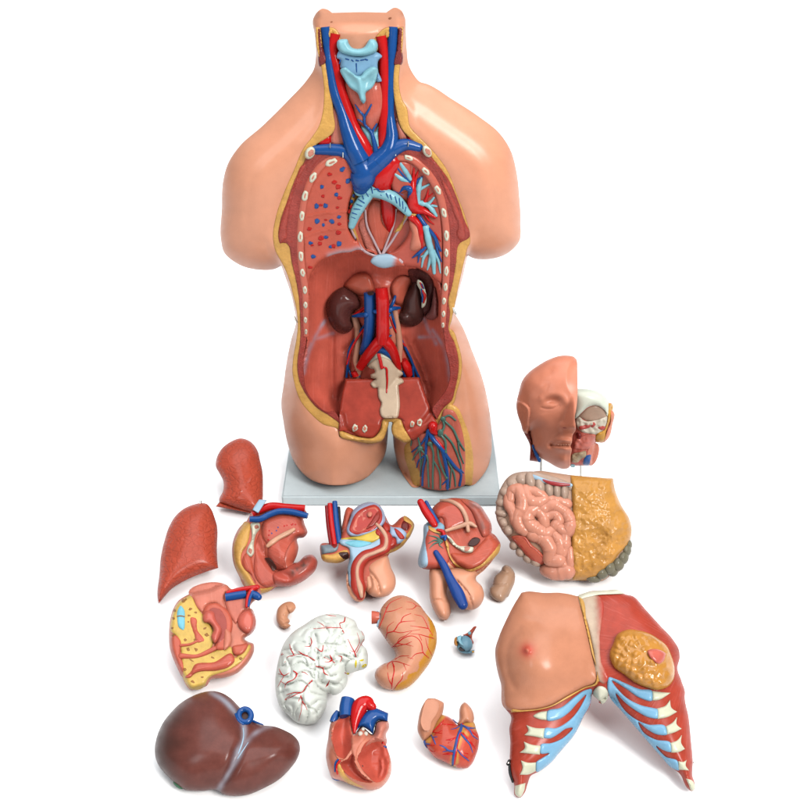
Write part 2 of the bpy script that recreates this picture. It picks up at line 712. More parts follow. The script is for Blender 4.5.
def display_base():
    t = Thing('display_base', 'pale grey-blue rectangular board under the torso', 'base', (391, 505.5), n=(0, 0, 1))
    m = mat('base_grey', (218, 230, 233), rough=0.45, mott=0.03, spec=.3)
    p = [on_floor(u, v, ZB) for u, v in ((281.5, 496), (501, 497), (491.5, 403), (301, 403))]
    bm_v = []
    c = sum(p) / 4
    # straighten to a true rectangle
    x0, x1 = c[0] - 0.205, c[0] + 0.205
    x0, x1 = p[0][0], p[1][0]
    y0, y1 = (p[0][1] + p[1][1]) / 2, (p[2][1] + p[3][1]) / 2
    import bmesh
    bm = bmesh.new()
    bmesh.ops.create_cube(bm, size=1)
    bmesh.ops.scale(bm, vec=(x1 - x0, y1 - y0, ZB - 0.0006), verts=bm.verts)
    bmesh.ops.translate(bm, vec=((x0 + x1) / 2, (y0 + y1) / 2, ZB / 2 + 0.0003), verts=bm.verts)
    bmesh.ops.bevel(bm, geom=bm.edges[:], offset=0.003, segments=3, affect='EDGES')
    bm.verts.ensure_lookup_table()
    V = np.array([v.co[:] for v in bm.verts])
    F = [[v.index for v in f.verts] for f in bm.faces]
    bm.free()
    t.emit('board', V, F, m, uv=V[:, :2] * 6, fib=V[:, :2], sharp=35)


def torso():
    t = Thing('anatomical_torso', 'headless armless human torso model with opened front, standing on the grey board', 'torso', (391, 463), n=(0, -1, 0), z0=ZB)
    f = t.f
    body = cat(P(*N1, "90,120 110,85 150,57 180,62 215,85! 400,80 575,83! 600,65 630,50 670,65 700,120 705,200 712,330 725,430 760,500 800,545"),
               P(*S2, "100,90 200,150 300,215 380,280 420,340 445,430 455,520 460,620 455,690 420,730 330,760 270,752 257,744!"),
               P(*A2, "640,220 610,350 570,500 560,545 575,570 620,650 680,800"),
               P(*B2, "680,310 715,450 740,620 745,720"),
               P(*T1, "685,330 660,420 620,480 565,525 520,520 470,540 400,552 320,548 250,525 240,534 205,537 170,500 120,420 90,320 78,200 74,135!"),
               Q("388.3,421! 387.8,435.7 384,457 378,466 366,478 354,483.3 337.5,485.5 322.5,484 310.5,479.5 301.5,472 294,461.5 288,445 283.5,422.5 281.2,403 283.5,385 286.5,362.5 291,340 296,320 294.7,311 291,294.5 285,276.5 281.3,266!"),
               Q("275.7,268.8 260,270 236,263 223.5,251.5 221,241 221.8,207 222.6,183.5 228.4,162.5 239,146.7 262.5,125.7 289,99.4 307,79.7 313.8,69 315.8,57 315,37.5"))
    bo = smooth(body)
    # side outline only: without the cut neck and the foot line where the thighs meet the board
    i0 = np.argmin(np.abs(bo[:, :2] - (405, 18)).sum(1))
    i1 = np.argmin(np.abs(bo[:, :2] - (489, 461)).sum(1))
    i2 = np.argmin(np.abs(bo[:, :2] - (402, 473)).sum(1))
    i3 = np.argmin(np.abs(bo[:, :2] - (382, 460)).sum(1))
    i4 = np.argmin(np.abs(bo[:, :2] - (290, 452)).sum(1))
    side = [np.concatenate([bo[i0:i1], [[489, 520, 0]]]), np.concatenate([[[401, 520, 0]], bo[i2:i3], [[372, 520, 0]]]), np.concatenate([[[287, 520, 0]], bo[i4:], bo[:2]])]

    def sside(X):
        return np.min([softdist(X, s, False) for s in side], axis=0)
    hole = cat(Q("315.7,27!"), P(*N1, "240,195 290,300 330,350 430,350 480,280 560,190"), Q("403.5,27!"), P(*N1, "685,300 667,440 660,560 690,680"), P(*N2, "705,170 740,320 790,370"),
               P(*S2, "50,270 120,340 180,420 220,520 250,600 265,660 266,700"), P(*A2, "650,120 635,180 600,330 565,500 545,600 535,660"),
               P(*B2, "480,0 520,90 545,200 540,310 510,420 490,490 455,520 420,560"), Q("438.5,424! 410.7,440 405,441 399,437 394.5,432! 392.5,422! 388,422! 386,432 381,441 372,443.5 354,440.5 339.6,436.5! 338.8,431"),
               P(*B1, "350,560 270,490 200,400 165,300 150,220 155,120 170,30"), Q("297,335 297.7,326 297,314 292.5,293 288,276.5 282,263 275.5,251 273,238.6 275.7,217.6 283.5,194 294,170 304.5,146.7 312,137 318.7,126.5 322.5,113 324,96 323.7,84 321,66 316.5,45"))
    ho = smooth(hole)

    def Lv(X):
        return np.interp(X[:, 1], [5, 20, 60, 110, 150, 250, 400, 440, 500], [9, 14, 22, 30, 36, 38, 42, 48, 52])

    def Hbody(X, sd=None):
        s = sside(X)
        nf = 0.55 + 0.45 * sstep(X[:, 1], 40, 150)
        h = (43 + 9 * sstep(X[:, 1], 250, 330) + 5 * sstep(X[:, 1], 420, 480)) * nf * prof(s, 46 + 34 * (1 - sstep(X[:, 1], 115, 200)) * sstep(X[:, 1], 60, 90) + 14 * sstep(X[:, 1], 250, 330) - 8 * sstep(X[:, 1], 420, 470))
        h += (bump(X, 258, 185, 20, 42, 4) + bump(X, 497, 182, 18, 42, 4)) * sstep(s, 0, 12)
        rc = dist(X, ho)
        inn = inside(X, ho)
        r = s / (s + rc + 1e-6)
        g = np.where(inn, 1.0, r ** 2)
        g *= 1 - sstep(X[:, 1], 425, 450)
        h = h * (1 - g) + Lv(X) * g
        neck = 1 - sstep(X[:, 1], 22, 34)
        h = h * (1 - neck) + np.minimum(h, 13 * prof(s, 9)) * neck
        # collar bones and breast folds on the skin
        out = np.where(inn, 0, 1.0) * sstep(rc, 0, 14)
        return h

    def Hskin(X):
        h = Hbody(X)
        s = sside(X)
        w = sstep(s, 4, 16) * (1 - sstep(X[:, 1], 300, 345)) * sstep(X[:, 1], 35, 60)
        k = w > 0.01
        if k.any():
            Y, r = X[k], (0.8 * np.minimum(s, 26))[k][:, None]
            acc = 0.5 * h[k]
            tot = 0.5
            for q, wt in ((0.5, 1.0), (1.0, 0.8)):
                for a in np.linspace(0, 2 * math.pi, 7)[:-1] + q:
                    acc = acc + wt * Hbody(Y + q * r * np.array([[math.cos(a), math.sin(a)]]))
                    tot += wt
            rim = sstep(dist(Y, ho), 0, 9)
            h[k] = h[k] + (acc / tot - h[k]) * w[k] * rim
        return h

    def floorfix(X, h):
        return np.maximum(h, f.hfloor(X[:, 0], X[:, 1], ZB + 0.0015) * (X[:, 1] > 440))

    def back(X, sd):
        s = sside(X)
        h = -46 * prof(s, 58) * (0.7 + 0.3 * sstep(X[:, 1], 60, 200))
        return np.maximum(h, -60)
    skin = t.sheet('skin', body, SKIN, lambda X, sd: floorfix(X, Hskin(X)), edge=lambda X: floorfix(X, 0 * X[:, 0] + np.where((X[:, 1] < 13), 9, np.where(dist(X, ho) < .3, Lv(X), 0))), holes=[ho], res=2.4)
    # the rear half closes the torso behind the opened front
    t.sheet('back_shell', inset(bo, .3), SKIN, lambda X, sd: -44 * prof(sd, 50) - 2, edge=lambda X: floorfix(X, 0 * X[:, 0]) - .5, res=4)
    for u, v, r in ((331.5, 22, 1.7), (390, 18.3, 2.2)):
        t.patch('pin_hole', oval(u, v, r, r * .7, -15), mat('hole_brown', (176, 112, 84)), Hbody, rise=.3, R=1, parent=skin)

    # ---- cut layers around the opening
    T0 = lambda X: Lv(X)
    musc = cat(P(*L1, "400,50 330,60 275,170 205,300 150,450 105,570 70,700 66,790"), P(*A1, "60,80 110,90 140,200 175,350 195,500 200,600 200,720"), P(*B1, "195,40 183,120 182,210 205,300 250,380 310,450 400,510 462,560"), Q("342,430 355,436 372,438 380,430 384,419 392,419 399,419 404,430 411,437 434,424 444,408"),
               P(*B2, "480,470 500,400 520,310 525,200 500,90 460,0"), P(*A2, "535,560 525,470 550,370 575,220 600,90"), P(*M1, "795,480 760,350 720,230 670,120 620,50 580,0"), Q("423,147 410,148 370,146 335,147"))
    mo = smooth(musc)
    fh = cat(Q("319,27! 331,30 348,53 372,53 391,28 401,27! 400,45 396,66 395,90 398,110 403,128 412,138"), P(*M1, "580,0 620,50 670,120 720,230 760,350 795,480"), P(*A2, "600,90 575,220 550,370 525,470 535,560"), P(*B2, "460,0 500,90 525,200 520,310 500,400 480,470"), Q("444,408 434,424 411,437 404,430 399,419 392,419 384,419 380,430 372,438 355,436 342,430"), P(*B1, "462,560 400,510 310,450 250,380 205,300 182,210 183,120 195,40"), P(*A1, "200,720 200,600 195,500 175,350 140,200 110,90 60,80"), P(*L1, "66,790 70,700 105,570 150,450 205,300 275,170 330,60"), Q("316,143 327,136 331.5,132 331.5,110 330,90 326,72 321,50"))
    t.sheet('fat_layer', ho, FAT, lambda X, sd: Lv(X) - 0.5 + 0.9 * prof(sd, 2) + .4 * vnoise(X, 3, 5), edge=lambda X: Lv(X) - .4, holes=[inset(smooth(fh), 1.5)], res=1.6)
    ab = cat(P(*A1, "262,420 265,330 290,270 330,220 400,175 470,155 540,148 600,140 690,160 740,215"), P(*A2, "200,245 270,250 350,275 410,310 440,335 468,420 480,500 478,590"), P(*B2, "410,0 440,130 460,220 468,310 450,380 390,470 350,530"),
             Q("436,422 415,430 400,418 384,418 372,430 342,428 333,413"), P(*B1, "390,480 300,420 240,330 225,220 240,120 258,30"), Q("308.5,320 309,305"))
    ao = smooth(ab)

    def carve(X):
        s = np.where(inside(X, ao), softdist(X, ao), 0)
        d = 38 * prof(s, 30)
        return d

    def spine(X):
        return 17 * np.exp(-((X[:, 0] - 383) / 20) ** 2) * sstep(X[:, 1], 255, 300)
    crease = [P(*B1, "415,-20 412,200 418,470"), P(*B1, "530,180 490,300 445,480"), P(*B2, "160,60 250,250 345,480"), P(*A1, "600,640 540,760 500,800"), P(*B2, "230,90 300,250 350,420")]

    def Tab(X):
        s = np.where(inside(X, ao), softdist(X, ao), 0)
        h = Lv(X) - 1.0 - carve(X) + spine(X) * sstep(s, 4, 22)
        h += sstep(s, 4, 16) * (groove(X, crease, 3.0, -3.5) + bump(X, 322, 375, 9, 26, 4, 4) + bump(X, 440, 372, 7, 26, 4, -8))
        return h

    mi = cat(P(*L1, "440,170 345,300 285,450 255,610 243,775"), P(*A1, "205,175 218,285 233,400 237,500 240,600 245,700"), P(*B1, "240,30 224,130 226,220 242,330 302,418 390,478"), Q("333,411 343,425 372,428 384,417 400,417 415,428 436,420"), P(*B2, "348,525 388,468 448,380 466,310 458,220 438,130"), P(*A2, "488,640 490,560 495,475 503,380"), P(*M1, "655,683 655,573 655,465 640,325 602,185 528,70"), P(*N2, "700,540 560,520 440,510 250,510"))
    # muscle layer with the cavity opening inside
    smi = smooth(mi)
    t.sheet('chest_bed', P(*M1, "-230,40 -160,-40 0,-80 250,-80 500,-60 610,100 660,330 670,640 620,720 560,690 430,636 330,612 206,560 68,545 -61,570 -150,640 -230,700 -260,600 -270,300"), FLESH, lambda X, sd: Lv(X) - 9, edge=lambda X: Lv(X) - 9, res=3)
    t.sheet('muscle_layer', mo, MUSCD, lambda X, sd: Lv(X) + .7 + .8 * prof(sd, 2.5) + 0.5 * vnoise(X, 4, 9) + .35 * np.sin(dist(X, smi) * 1.7), edge=lambda X: Lv(X) - .5, holes=[smi], res=1.6)
    wall = mat('cavity_wall_paint', (232, 116, 98), kind='fibre', rough=0.33, mott=0.09, amt=.7, paint=(196, 188, 204))
    st = [smooth(P(*A1, q), False) for q in ("365,605 320,680 270,790", "310,725 420,690")] + [smooth(P(*B1, q), False) for q in ("275,20 250,110 225,225",)] + \
         [smooth(P(*A2, q), False) for q in ("360,590 400,690 440,760", "330,715 430,712")] + [smooth(P(*B2, q), False) for q in ("350,0 410,90 455,230 462,340",)]

    def pw(X):
        d = np.min([dist(X, s, False) for s in st], axis=0)
        return 0.8 * np.exp(-(d / 1.7) ** 2) * (.8 + vnoise(X, 6, 2))
    t.sheet('cavity_wall', inset(ao, -2.6), wall, lambda X, sd: np.where(inside(X, ao), Tab(X), Lv(X) - 3.5), edge=lambda X: Lv(X) - 4.5, res=1.8, fib=lambda X: np.stack([X[:, 1], X[:, 0] + 0.25 * np.abs(X[:, 0] - 380)], 1), paint=pw)
    bigm = [("lateral_muscle", P(*L1, "255,200 300,180 250,290 200,400 160,560 140,700 130,800 80,830 66,780 75,690 110,570 155,450 205,310"), T0),
            ("lateral_muscle", P(*M1, "600,70 650,140 700,230 740,330 770,420 765,490 735,500 715,470 720,400 690,320 640,190"), T0)]
    for nm, o, bs in bigm:
        t.patch(nm, o, mat('pebbled_muscle', (186, 84, 74), kind='pebble', rough=.36, mott=.12, scale=1.4), bs, rise=3.0, R=4)
    # rib strip: pleura edge with the cut ribs in it
    strip = mat('pleura_paint', (214, 116, 98), rough=.30, mott=.07, coat=.2)
    sl = P(*L1, "560,130,3 430,195,3.4 345,300,3.4 285,450,3.2 255,610,3.2 243,775,3.2") + P(*A1, "205,175,3.2 218,285,3.2 233,400,3.0 237,500,2.8 238,600,2.6 240,700,2.2")
    sr = P(*N2, "660,520,2.6 730,525,3") + P(*M1, "528,70,3.4 602,185,3.4 640,325,3.2 655,465,3.2 656,573,3.2 655,683,3.2") + P(*A2, "503,380,3.0 495,475,2.8 490,560,2.6 488,640,2.2")
    sp = t.tubes('pleura_strip', [sl, sr], strip, base=T0, k=0.1, flat=.5, lift=.9)
    ribm = mat('rib_marrow', (222, 150, 130), kind='pebble', rough=.4, mott=.1, scale=2)
    ribs = [(331.9, 162.5, 6.2, 3.1, -22), (313, 177.5, 5.2, 2.6, -62), (305, 196, 5.2, 2.6, -78), (302, 216, 5, 2.2, -86), (300.4, 237, 5, 2.3, -88), (300.9, 256, 4.8, 2.2, 84), (302.7, 272.7, 3.9, 2.1, 82),
            (305, 290, 3.8, 1.9, 84), (305.6, 305, 3.4, 1.8, 86), (305.6, 320, 3, 1.5, 88), (306, 331.7, 2.6, 1.2, 90),
            (408.7, 158, 4.6, 2.2, 20), (425.8, 171.4, 4.6, 2.4, 42), (437.8, 190, 4.6, 2.3, 58), (444, 212.8, 4.6, 2.2, 74), (446.4, 235.5, 5, 2.2, 86), (446.4, 253, 4, 1.9, 90), (446.4, 271, 4.6, 2.1, 94),
            (445.5, 287, 3.9, 1.9, 96), (444, 301, 3.3, 1.8, 96), (443.5, 314, 3.2, 1.7, 92), (443, 325, 2.6, 1.3, 92)]
    for i, (u, v, a, b, r) in enumerate(ribs):
        q = t.patch('rib_section', oval(u, v, a * 1.15, b * 1.3, r, wob=.10, seed=i), BONE, lambda X: T0(X) + 1.6, rise=2.6, R=1.6, res=1.0)
        t.patch('marrow', oval(u, v, a * .62, b * .5, r, wob=.12, seed=i + 40), ribm, lambda X: T0(X) + 4.0, rise=.5, R=.8, res=1.0, parent=q)
    # clavicle stumps
    for u, v, a, b, r in ((310, 153, 6.8, 5, -62), (427, 151.5, 6.6, 4.2, 60)):
        q = t.sheet('clavicle_section', oval(u, v, a, b, r), BONE, lambda X, sd: Lv(X) + 7 * prof(sd, 2), edge=lambda X: Lv(X) - 1, res=1.0)
        t.patch('marrow', oval(u + .8, v + .2, a * .62, b * .6, r, wob=.1), ribm, lambda X: T0(X) + 7, rise=.5, R=.8, res=1, parent=q)

    # ---- chest
    sec = mat('lung_section_paint', (206, 100, 82), rough=.36, kind='fine', mott=.07, amt=3, paint=(214, 196, 204))
    lungL = cat(P(*L1, "520,140 590,130 640,170 672,230 680,300 670,400 640,480 625,560 625,640 632,720 690,800"), P(*M1, "100,480 140,550 200,590"), P(*A1, "580,132 540,146 470,153 400,173 330,218 290,268 263,330 258,420 238,330 220,180 214,60"), P(*L1, "250,770 262,620 288,470 352,310 440,205"))
    fiss = [P(*L1, "275,615 400,590 620,570"), P(*L1, "275,775 400,730 620,700")]
    lo = smooth(lungL)
    arc = smooth(P(*A1, "700,165 580,132 540,146 470,153 400,173"), False)
    HL = lambda X: Lv(X) + 1.2 + groove(X, fiss, .8, .7) + bump(X, 340, 190, 22, 40, 2.5)
    ls = t.patch('lung_section', lo, sec, HL, rise=1.2, R=3, sink=2.5, res=1.6, paint=lambda X: .8 * np.exp(-(dist(X, arc, False) / 3) ** 2))
    HLt = lambda X: HL(X) + 1.2
    rdots = ["480,275,18,13", "515,338,18,14", "545,375,20,17", "423,450,14,12", "555,465,18,12", "405,522,14,9", "540,540,13,10", "445,640,12,8", "555,672,16,11", "315,710,16,13", "548,743,18,15", "410,785,18,15"]
    bdots = ["582,232,22,15,-40", "625,328,20,17,-40", "415,375,15,15", "530,437,16,15", "372,530,15,19", "442,527,16,18", "378,647,18,20", "494,652,17,18", "427,678,12,13", "553,614,14,13", "448,780,17,11"]
    ra = ["455,18,14,12", "340,55,16,14", "332,92,14,12", "422,108,15,12", "280,103,10,7", "265,250,14,9"]
    ba = ["273,87,14,10", "372,48,13,10", "460,92,16,16", "403,112,12,10", "288,178,14,12"]
    redd = mat('artery_dot', (196, 44, 40), rough=.3)
    for (z, lst, mm) in ((L1, rdots, redd), (L1, bdots, BLUE), (A1, ra, redd), (A1, ba, BLUE)):
        for j, q in enumerate(lst):
            a = [float(x) for x in q.split(',')]
            u, v = z[0] + a[0] / z[2], z[1] + a[1] / z[2]
            o = oval(u, v, a[2] / z[2] * 1.3, a[3] / z[2] * 1.3, a[4] if len(a) > 4 else 0, wob=.2, seed=j)
            q2 = t.patch('vessel_section', o, mm, HLt, rise=.7, R=.8, res=.8, parent=ls)
    # right lung (viewer's right)
    lungR = cat(P(*N2, "600,560 640,520 700,520"), P(*M1, "440,0 500,40 570,130 610,220 630,330 640,470 640,600 640,690 625,760 590,740 540,700 470,665 400,655 330,625 290,575 330,560 420,450 430,370 400,260 330,215 318,150 325,60"))
    rmat = mat('lung_relief_paint', (196, 96, 82), rough=.33, mott=.10)
    HR = lambda X: Lv(X) - 0.5 - 4.5 * np.exp(-((X[:, 0] - 420) / 14) ** 2 - ((X[:, 1] - 200) / 34) ** 2) + bump(X, 418, 240, 9, 16, 4) + bump(X, 410, 190, 6, 8, 3)
    lr = t.patch('lung_relief', lungR, rmat, HR, rise=1.5, R=4, sink=3, res=1.6)
    pb = FLESHP
    t.patch('lung_lobe', P(*M1, "325,60 345,20 390,5 430,20 440,90 445,150 430,180 380,210 340,210 320,180"), rmat, lambda X: HR(X) + 1, rise=2.2, R=4)
    t.patch('lung_lobe', P(*M1, "432,365 460,352 490,400 505,470 508,540 470,560 440,560 440,450"), pb, lambda X: HR(X) + 1, rise=3, R=6)
    br = ["375,25,1.6 410,80,2.2 432,118,1.8", "338,85,1.5 380,115,2 418,132,1.5", "500,110,1.3 482,180,2.6 475,262,2.8", "488,180,1.6 520,165,1.3 548,150,.9", "478,262,2.6 540,278,2.2 570,310,2 592,342,1.3", "540,275,1.6 560,255,1.3 578,232,1.0", "565,280,1.2 595,285,.8",
          "528,418,3.0 550,520,3.0 570,590,2.6 580,695,1.3", "555,540,1.8 515,600,1.4 503,658,.7", "565,570,1.8 548,640,1.4 538,675,.7", "575,560,1.8 605,620,1.3 618,695,.6", "545,570,1.3 500,595,.7"]
    HRt = lambda X: HR(X) + 1.5
    t.tubes('bronchial_tree', [P(*M1, q) for q in br], CART, base=HRt, k=.4, sides=8, wob=.25)
    bv = ["343,35,1.0 390,95,1.2 428,135,1.1", "370,195,.9 395,172,1.8 430,180,2.6 428,228,1.8", "505,105,.8 475,130,1.1 470,155,.8", "478,335,1.8 530,410,1.9 580,470,1.6 610,540,1.2 622,560,.7", "525,540,1.3 490,570,1.6 445,602,.5", "490,570,1.2 480,630,.5", "590,490,1.3 602,570,1.1 625,625,.5", "510,380,1.2 520,430,.6"]
    t.tubes('pulmonary_veins', [P(*M1, q) for q in bv], BLUE, base=HRt, k=.9, sides=8)
    rv = ["455,50,.7 450,130,2 445,220,4 455,290,5 520,315,3 585,352,1.4", "485,60,.5 460,130,1.6 450,200,2", "345,145,.6 400,140,1 448,165,1.4", "500,290,2 530,240,1.5 545,180,.6", "530,240,1 572,205,.5", "515,320,1.5 545,370,1 578,397,.4", "440,352,3.2 485,400,2.8 498,470,2.2 505,545,.8", "540,275,1 590,262,.4", "585,450,.7 620,500,.4", "455,480,.3 495,450,.8", "600,470,.5 580,500,.3"]
    t.tubes('pulmonary_arteries', [P(*M1, q) for q in rv], RED, base=HRt, k=.5, sides=8)

    # heart bed
    hb = smooth(P(*M1, "100,160 330,200 420,330 440,420 440,520 400,610 290,600 210,600 140,560 90,490 55,410 60,300 80,220"))
    HB = lambda X: Lv(X) - 2 - 9 * prof(np.where(inside(X, hb), softdist(X, hb), 0), 16)
    t.sheet('heart_bed', hb, FLESH, lambda X, sd: HB(X), edge=lambda X: Lv(X) - 1, res=1.6)
    t.patch('oesophagus', P(*M1, "165,290 205,235 250,245 268,380 300,440 285,500 262,565 230,565 190,470 160,370"), MUSC, HB, rise=3.5, R=5, fib=85)
    t.patch('heart_bed_wall', P(*M1, "335,300 400,335 432,400 440,480 425,560 380,605 290,580 262,570 310,450"), mat('bed_wall_paint', (190, 90, 76), rough=.36, mott=.08), HB, rise=3, R=5)
    t.patch('lymph_strip', P(*M1, "110,395 150,335 165,420 205,520 240,578 190,575 130,470"), mat('granular_paint', (204, 120, 106), kind='pebble', rough=.4, mott=.14, scale=1.5, amt=1.3), HB, rise=3, R=3)
    t.tubes('aorta_descending', [P(*M1, "290,225,6 298,300,6.4 302,380,5 306,445,1.4")], RED, base=HB, k=.5, flat=.8)
    t.tubes('pericardium_edge', [P(*M1, q) for q in ("155,310,.9 165,400,.9 210,500,1 248,578,1", "57,400,.8 100,490,1.0 150,560,1.2 230,592,1.2 275,585,1", "345,305,.8 330,400,.8 300,480,.9 262,578,.9", "425,335,.8 370,420,.9 320,500,1 268,575,1", "310,575,1.5 345,600,1.8 380,628,1.4")], mat('pericardium_pale', (206, 178, 182), rough=.3, coat=.3), base=lambda X: HB(X) + 3.2, k=.2, flat=.5)
    t.patch('fat_pad', P(*M1, "85,165 160,152 150,200 110,280 78,390 95,430 120,520 105,490 55,395 50,360 62,280"), FAT, lambda X: HB(X) + 1, rise=3.5, R=3)
    t.patch('fat_pad', P(*M1, "395,270 430,320 475,330 460,350 430,345 360,445 338,450 385,365 400,330"), FAT, lambda X: HB(X) + 2, rise=3, R=2.5)
    rg = mat('trachea_paint', (148, 202, 214), rough=.32, mott=.08)
    tr = t.tubes('bronchi', [P(*M1, "120,190,4.6 190,190,5.4 260,205,5.2 330,235,5.2 420,325,3.2"), P(*M1, "185,195,5 140,255,5.2 100,320,5 72,405,3")], rg, base=lambda X: Lv(X) + 1, k=.25)
    bx = [smooth(P(*M1, q), False) for q in ("120,190,4.6 190,190,5.4 260,205,5.2 330,235,5.2 420,325,3.2", "185,195,5 140,255,5.2 100,320,5 72,405,3")]

    def HBr(X):
        hh = []
        for b in bx:
            e = np.sqrt(((X[:, None, :] - b[None, :, :2]) ** 2).sum(2))
            k = e.argmin(1)
            r = b[k, 2]
            hh.append(np.sqrt(np.maximum(r * r - e.min(1) ** 2, 0)) + .25 * r)
        return Lv(X) + 1 + np.max(hh, axis=0)
    for q in ("150,165,.4 160,200,.5 175,225,.3", "195,170,.4 200,205,.4", "225,172,.5 240,190,.5 275,195,.3", "250,215,.4 275,235,.4", "285,205,.4 300,240,.4", "310,215,.5 320,255,.4", "340,225,.4 350,265,.5", "365,235,.4 370,285,.5", "385,255,.4 388,300,.4", "405,290,.4 400,320,.4", "130,200,.5 145,240,.4", "110,240,.4 150,265,.5", "100,270,.3 135,285,.4", "85,300,.4 125,305,.4", "75,325,.5 105,335,.4", "70,350,.3 95,360,.4", "210,180,.4 250,178,.3", "330,190,.3 390,215,.3"):
        t.tubes('ring_groove', [P(*M1, q)], BLUE, base=HBr, k=.1, sides=6, parent=tr)
    for u, v, r, mm in ((138, 170, 2.6, DARK), (85, 220, 1.6, BLUE), (72, 255, 1.7, BLUE), (72, 290, 2, redd), (60, 318, 2, redd), (62, 375, 1.8, redd)):
        t.patch('vessel_section', oval(340 + u / 6.154, 160 + v / 6.154, r, r * 1.2), mm, lambda X: HB(X) + 6.5, rise=1.5, R=1, res=1)
    t.sheet('diaphragm_centre', P(*M1, "188,625 205,595 260,578 320,580 385,618 400,650 330,656 270,666 220,652"), mat('diaphragm_pale', (178, 204, 222), rough=.34, mott=.04, paint=(200, 104, 88)), lambda X, sd: Lv(X) - 1 + 4 * prof(sd, 7), edge=lambda X: Lv(X) - 3, res=1.1, paint=lambda X: sstep(X[:, 0] + .25 * (X[:, 1] - 262), 390.5, 398))

    # ---- neck
    nk = lambda X: Lv(X) - 6
    t.sheet('neck_bed', Q("331,28 348,53 372,53 391,28 396,66 399,90 402,112 410,132 424,146 400,165 345,165 316,150 328,132 331,100 331,66"), FLESH, lambda X, sd: Lv(X) - 7 + 3 * prof(sd, 4), edge=lambda X: Lv(X) - 5, res=2)
    pinkm = mat('pale_neck_muscle', (206, 128, 112), kind='fibre', rough=.36, mott=.08, amt=1.2)
    t.patch('neck_muscle', P(*N2, "212,150 245,190 285,300 315,440 205,430 208,300"), pinkm, nk, rise=5, R=4, fib=88)
    t.patch('neck_muscle', P(*N2, "632,150 660,260 712,400 660,410 640,340 630,240"), pinkm, nk, rise=5, R=4, fib=82)
    dk = mat('cut_neck_muscle', (134, 58, 56), kind='pebble', rough=.36, mott=.14, scale=1.6)
    t.patch('cut_muscle', P(*N1, "108,180! 145,182! 150,290 172,430 140,447 118,330"), dk, nk, rise=7, R=2)
    t.patch('cut_muscle', P(*N1, "650,178! 690,180! 685,300 664,442 628,440 640,320"), dk, nk, rise=7, R=2)
    t.patch('nerve_bundle', P(*N1, "185,200 222,190 210,255 190,260"), FAT, nk, rise=7, R=2)
    t.patch('nerve_bundle', P(*N1, "560,215 598,190 603,245 570,265"), FAT, nk, rise=7, R=2)
    t.patch('subclavian_artery', P(*N2, "108,432 130,385 165,365 205,360 205,440 140,445"), RED, nk, rise=6, R=5)
    t.patch('subclavian_artery', P(*N2, "715,368 760,372 800,430 792,445 720,420"), RED, nk, rise=6, R=5)
    th = P(*N2, "300,10 420,0 540,10 560,60 548,250 512,310 480,345 420,312 385,285 350,180 312,100")
    HN = lambda X: Lv(X) - 4
    tho = smooth(th)
    HT = lambda X: HN(X) + 9 * prof(np.where(inside(X, tho), softdist(X, tho), 0), 13) - groove(X, [P(*N2, "425,150 430,310")], 3, 1.5)
    t.sheet('thyroid_gland', th, mat('gland_paint', (206, 108, 92), kind='fibre', rough=.28, mott=.1, coat=.3, amt=.8), lambda X, sd: HT(X), edge=lambda X: HN(X) - 1, res=1.4, fib=80)
    t.patch('trachea', P(*N2, "412,305 450,315 490,345 522,305 530,380 548,470 520,500 480,505 455,430"), CART, HN, rise=4, R=5)
    t.tubes('thyroid_veins', [P(*N2, q) for q in ("368,165,.5 395,205,.9 428,245,1.1 430,290,1.2 470,340,1.4 495,420,2 510,500,2.6", "475,165,.7 455,205,.9 428,248,1.1", "385,262,.4 425,285,.8", "510,295,.9 490,330,1.1 480,360,1")], BLUE, base=lambda X: np.maximum(HT(X), HN(X) + 4), k=.6, sides=8)
    t.tubes('carotid_artery', [cat(P(*N1, "236,225,4.6 222,330,4 245,450,4.2 275,600,4.4 320,740,4.6"), P(*N2, "370,340,5 420,430,5.6 455,500,5.5"))], RED, base=nk, k=1.0, ends='flat')
    t.tubes('carotid_artery', [cat(P(*N1, "540,240,4.8 556,350,4.2 560,500,4.2 560,650,4.2 560,780,4.4"), P(*N2, "555,350,4.2 548,450,3.6"))], RED, base=nk, k=1.0, ends='flat')
    mem = mat('membrane_blue', (140, 184, 216), rough=.32, mott=.08)
    t.patch('larynx_membrane', P(*N1, "255,345 400,365 508,345 547,378 525,400 520,470 540,545 512,545 495,480 400,520 300,530 285,470 270,450 268,400 245,385"), mem, lambda X: Lv(X) + 3, rise=4, R=6)
    for q in ("305,392,.5 325,398,.5", "345,400,.5 355,408,.4", "375,402,.6 390,405,.5", "405,402,.5 425,398,.5", "435,395,.6 450,400,.5", "375,425,.5 378,480,.3", "270,400,.5 262,425,.3", "515,480,.4 518,510,.3"):
        t.tubes('membrane_mark', [P(*N1, q)], BLUE, base=lambda X: Lv(X) + 7.2, k=.1, sides=6)
    t.sheet('hyoid_bone', P(*N1, "245,300 252,268 285,260 318,264 324,285 345,315 385,325 425,315 448,285 462,264 495,262 515,285 508,345 460,368 390,378 320,368 265,345"), CART, lambda X, sd: Lv(X) + 4 + 8 * prof(sd, 4), edge=lambda X: Lv(X) + 1, res=1.2)
    tc = P(*N1, "270,462 300,447 345,478 385,505 398,505 430,470 490,443 512,452 506,540 476,592 442,615 436,680 425,692 405,672 384,625 330,582 296,530")
    HC = lambda X, sd: Lv(X) + 6 + 5 * prof(sd, 2.5) + groove(X, [P(*N1, "300,455 390,530 412,660"), P(*N1, "500,452 420,520")], 3, 2.5) - bump(X, 350, 82, 5, 7, 2) - bump(X, 369, 80, 5, 6, 2)
    t.sheet('thyroid_cartilage', tc, CART, HC, edge=lambda X: Lv(X) + 3, res=1.2)
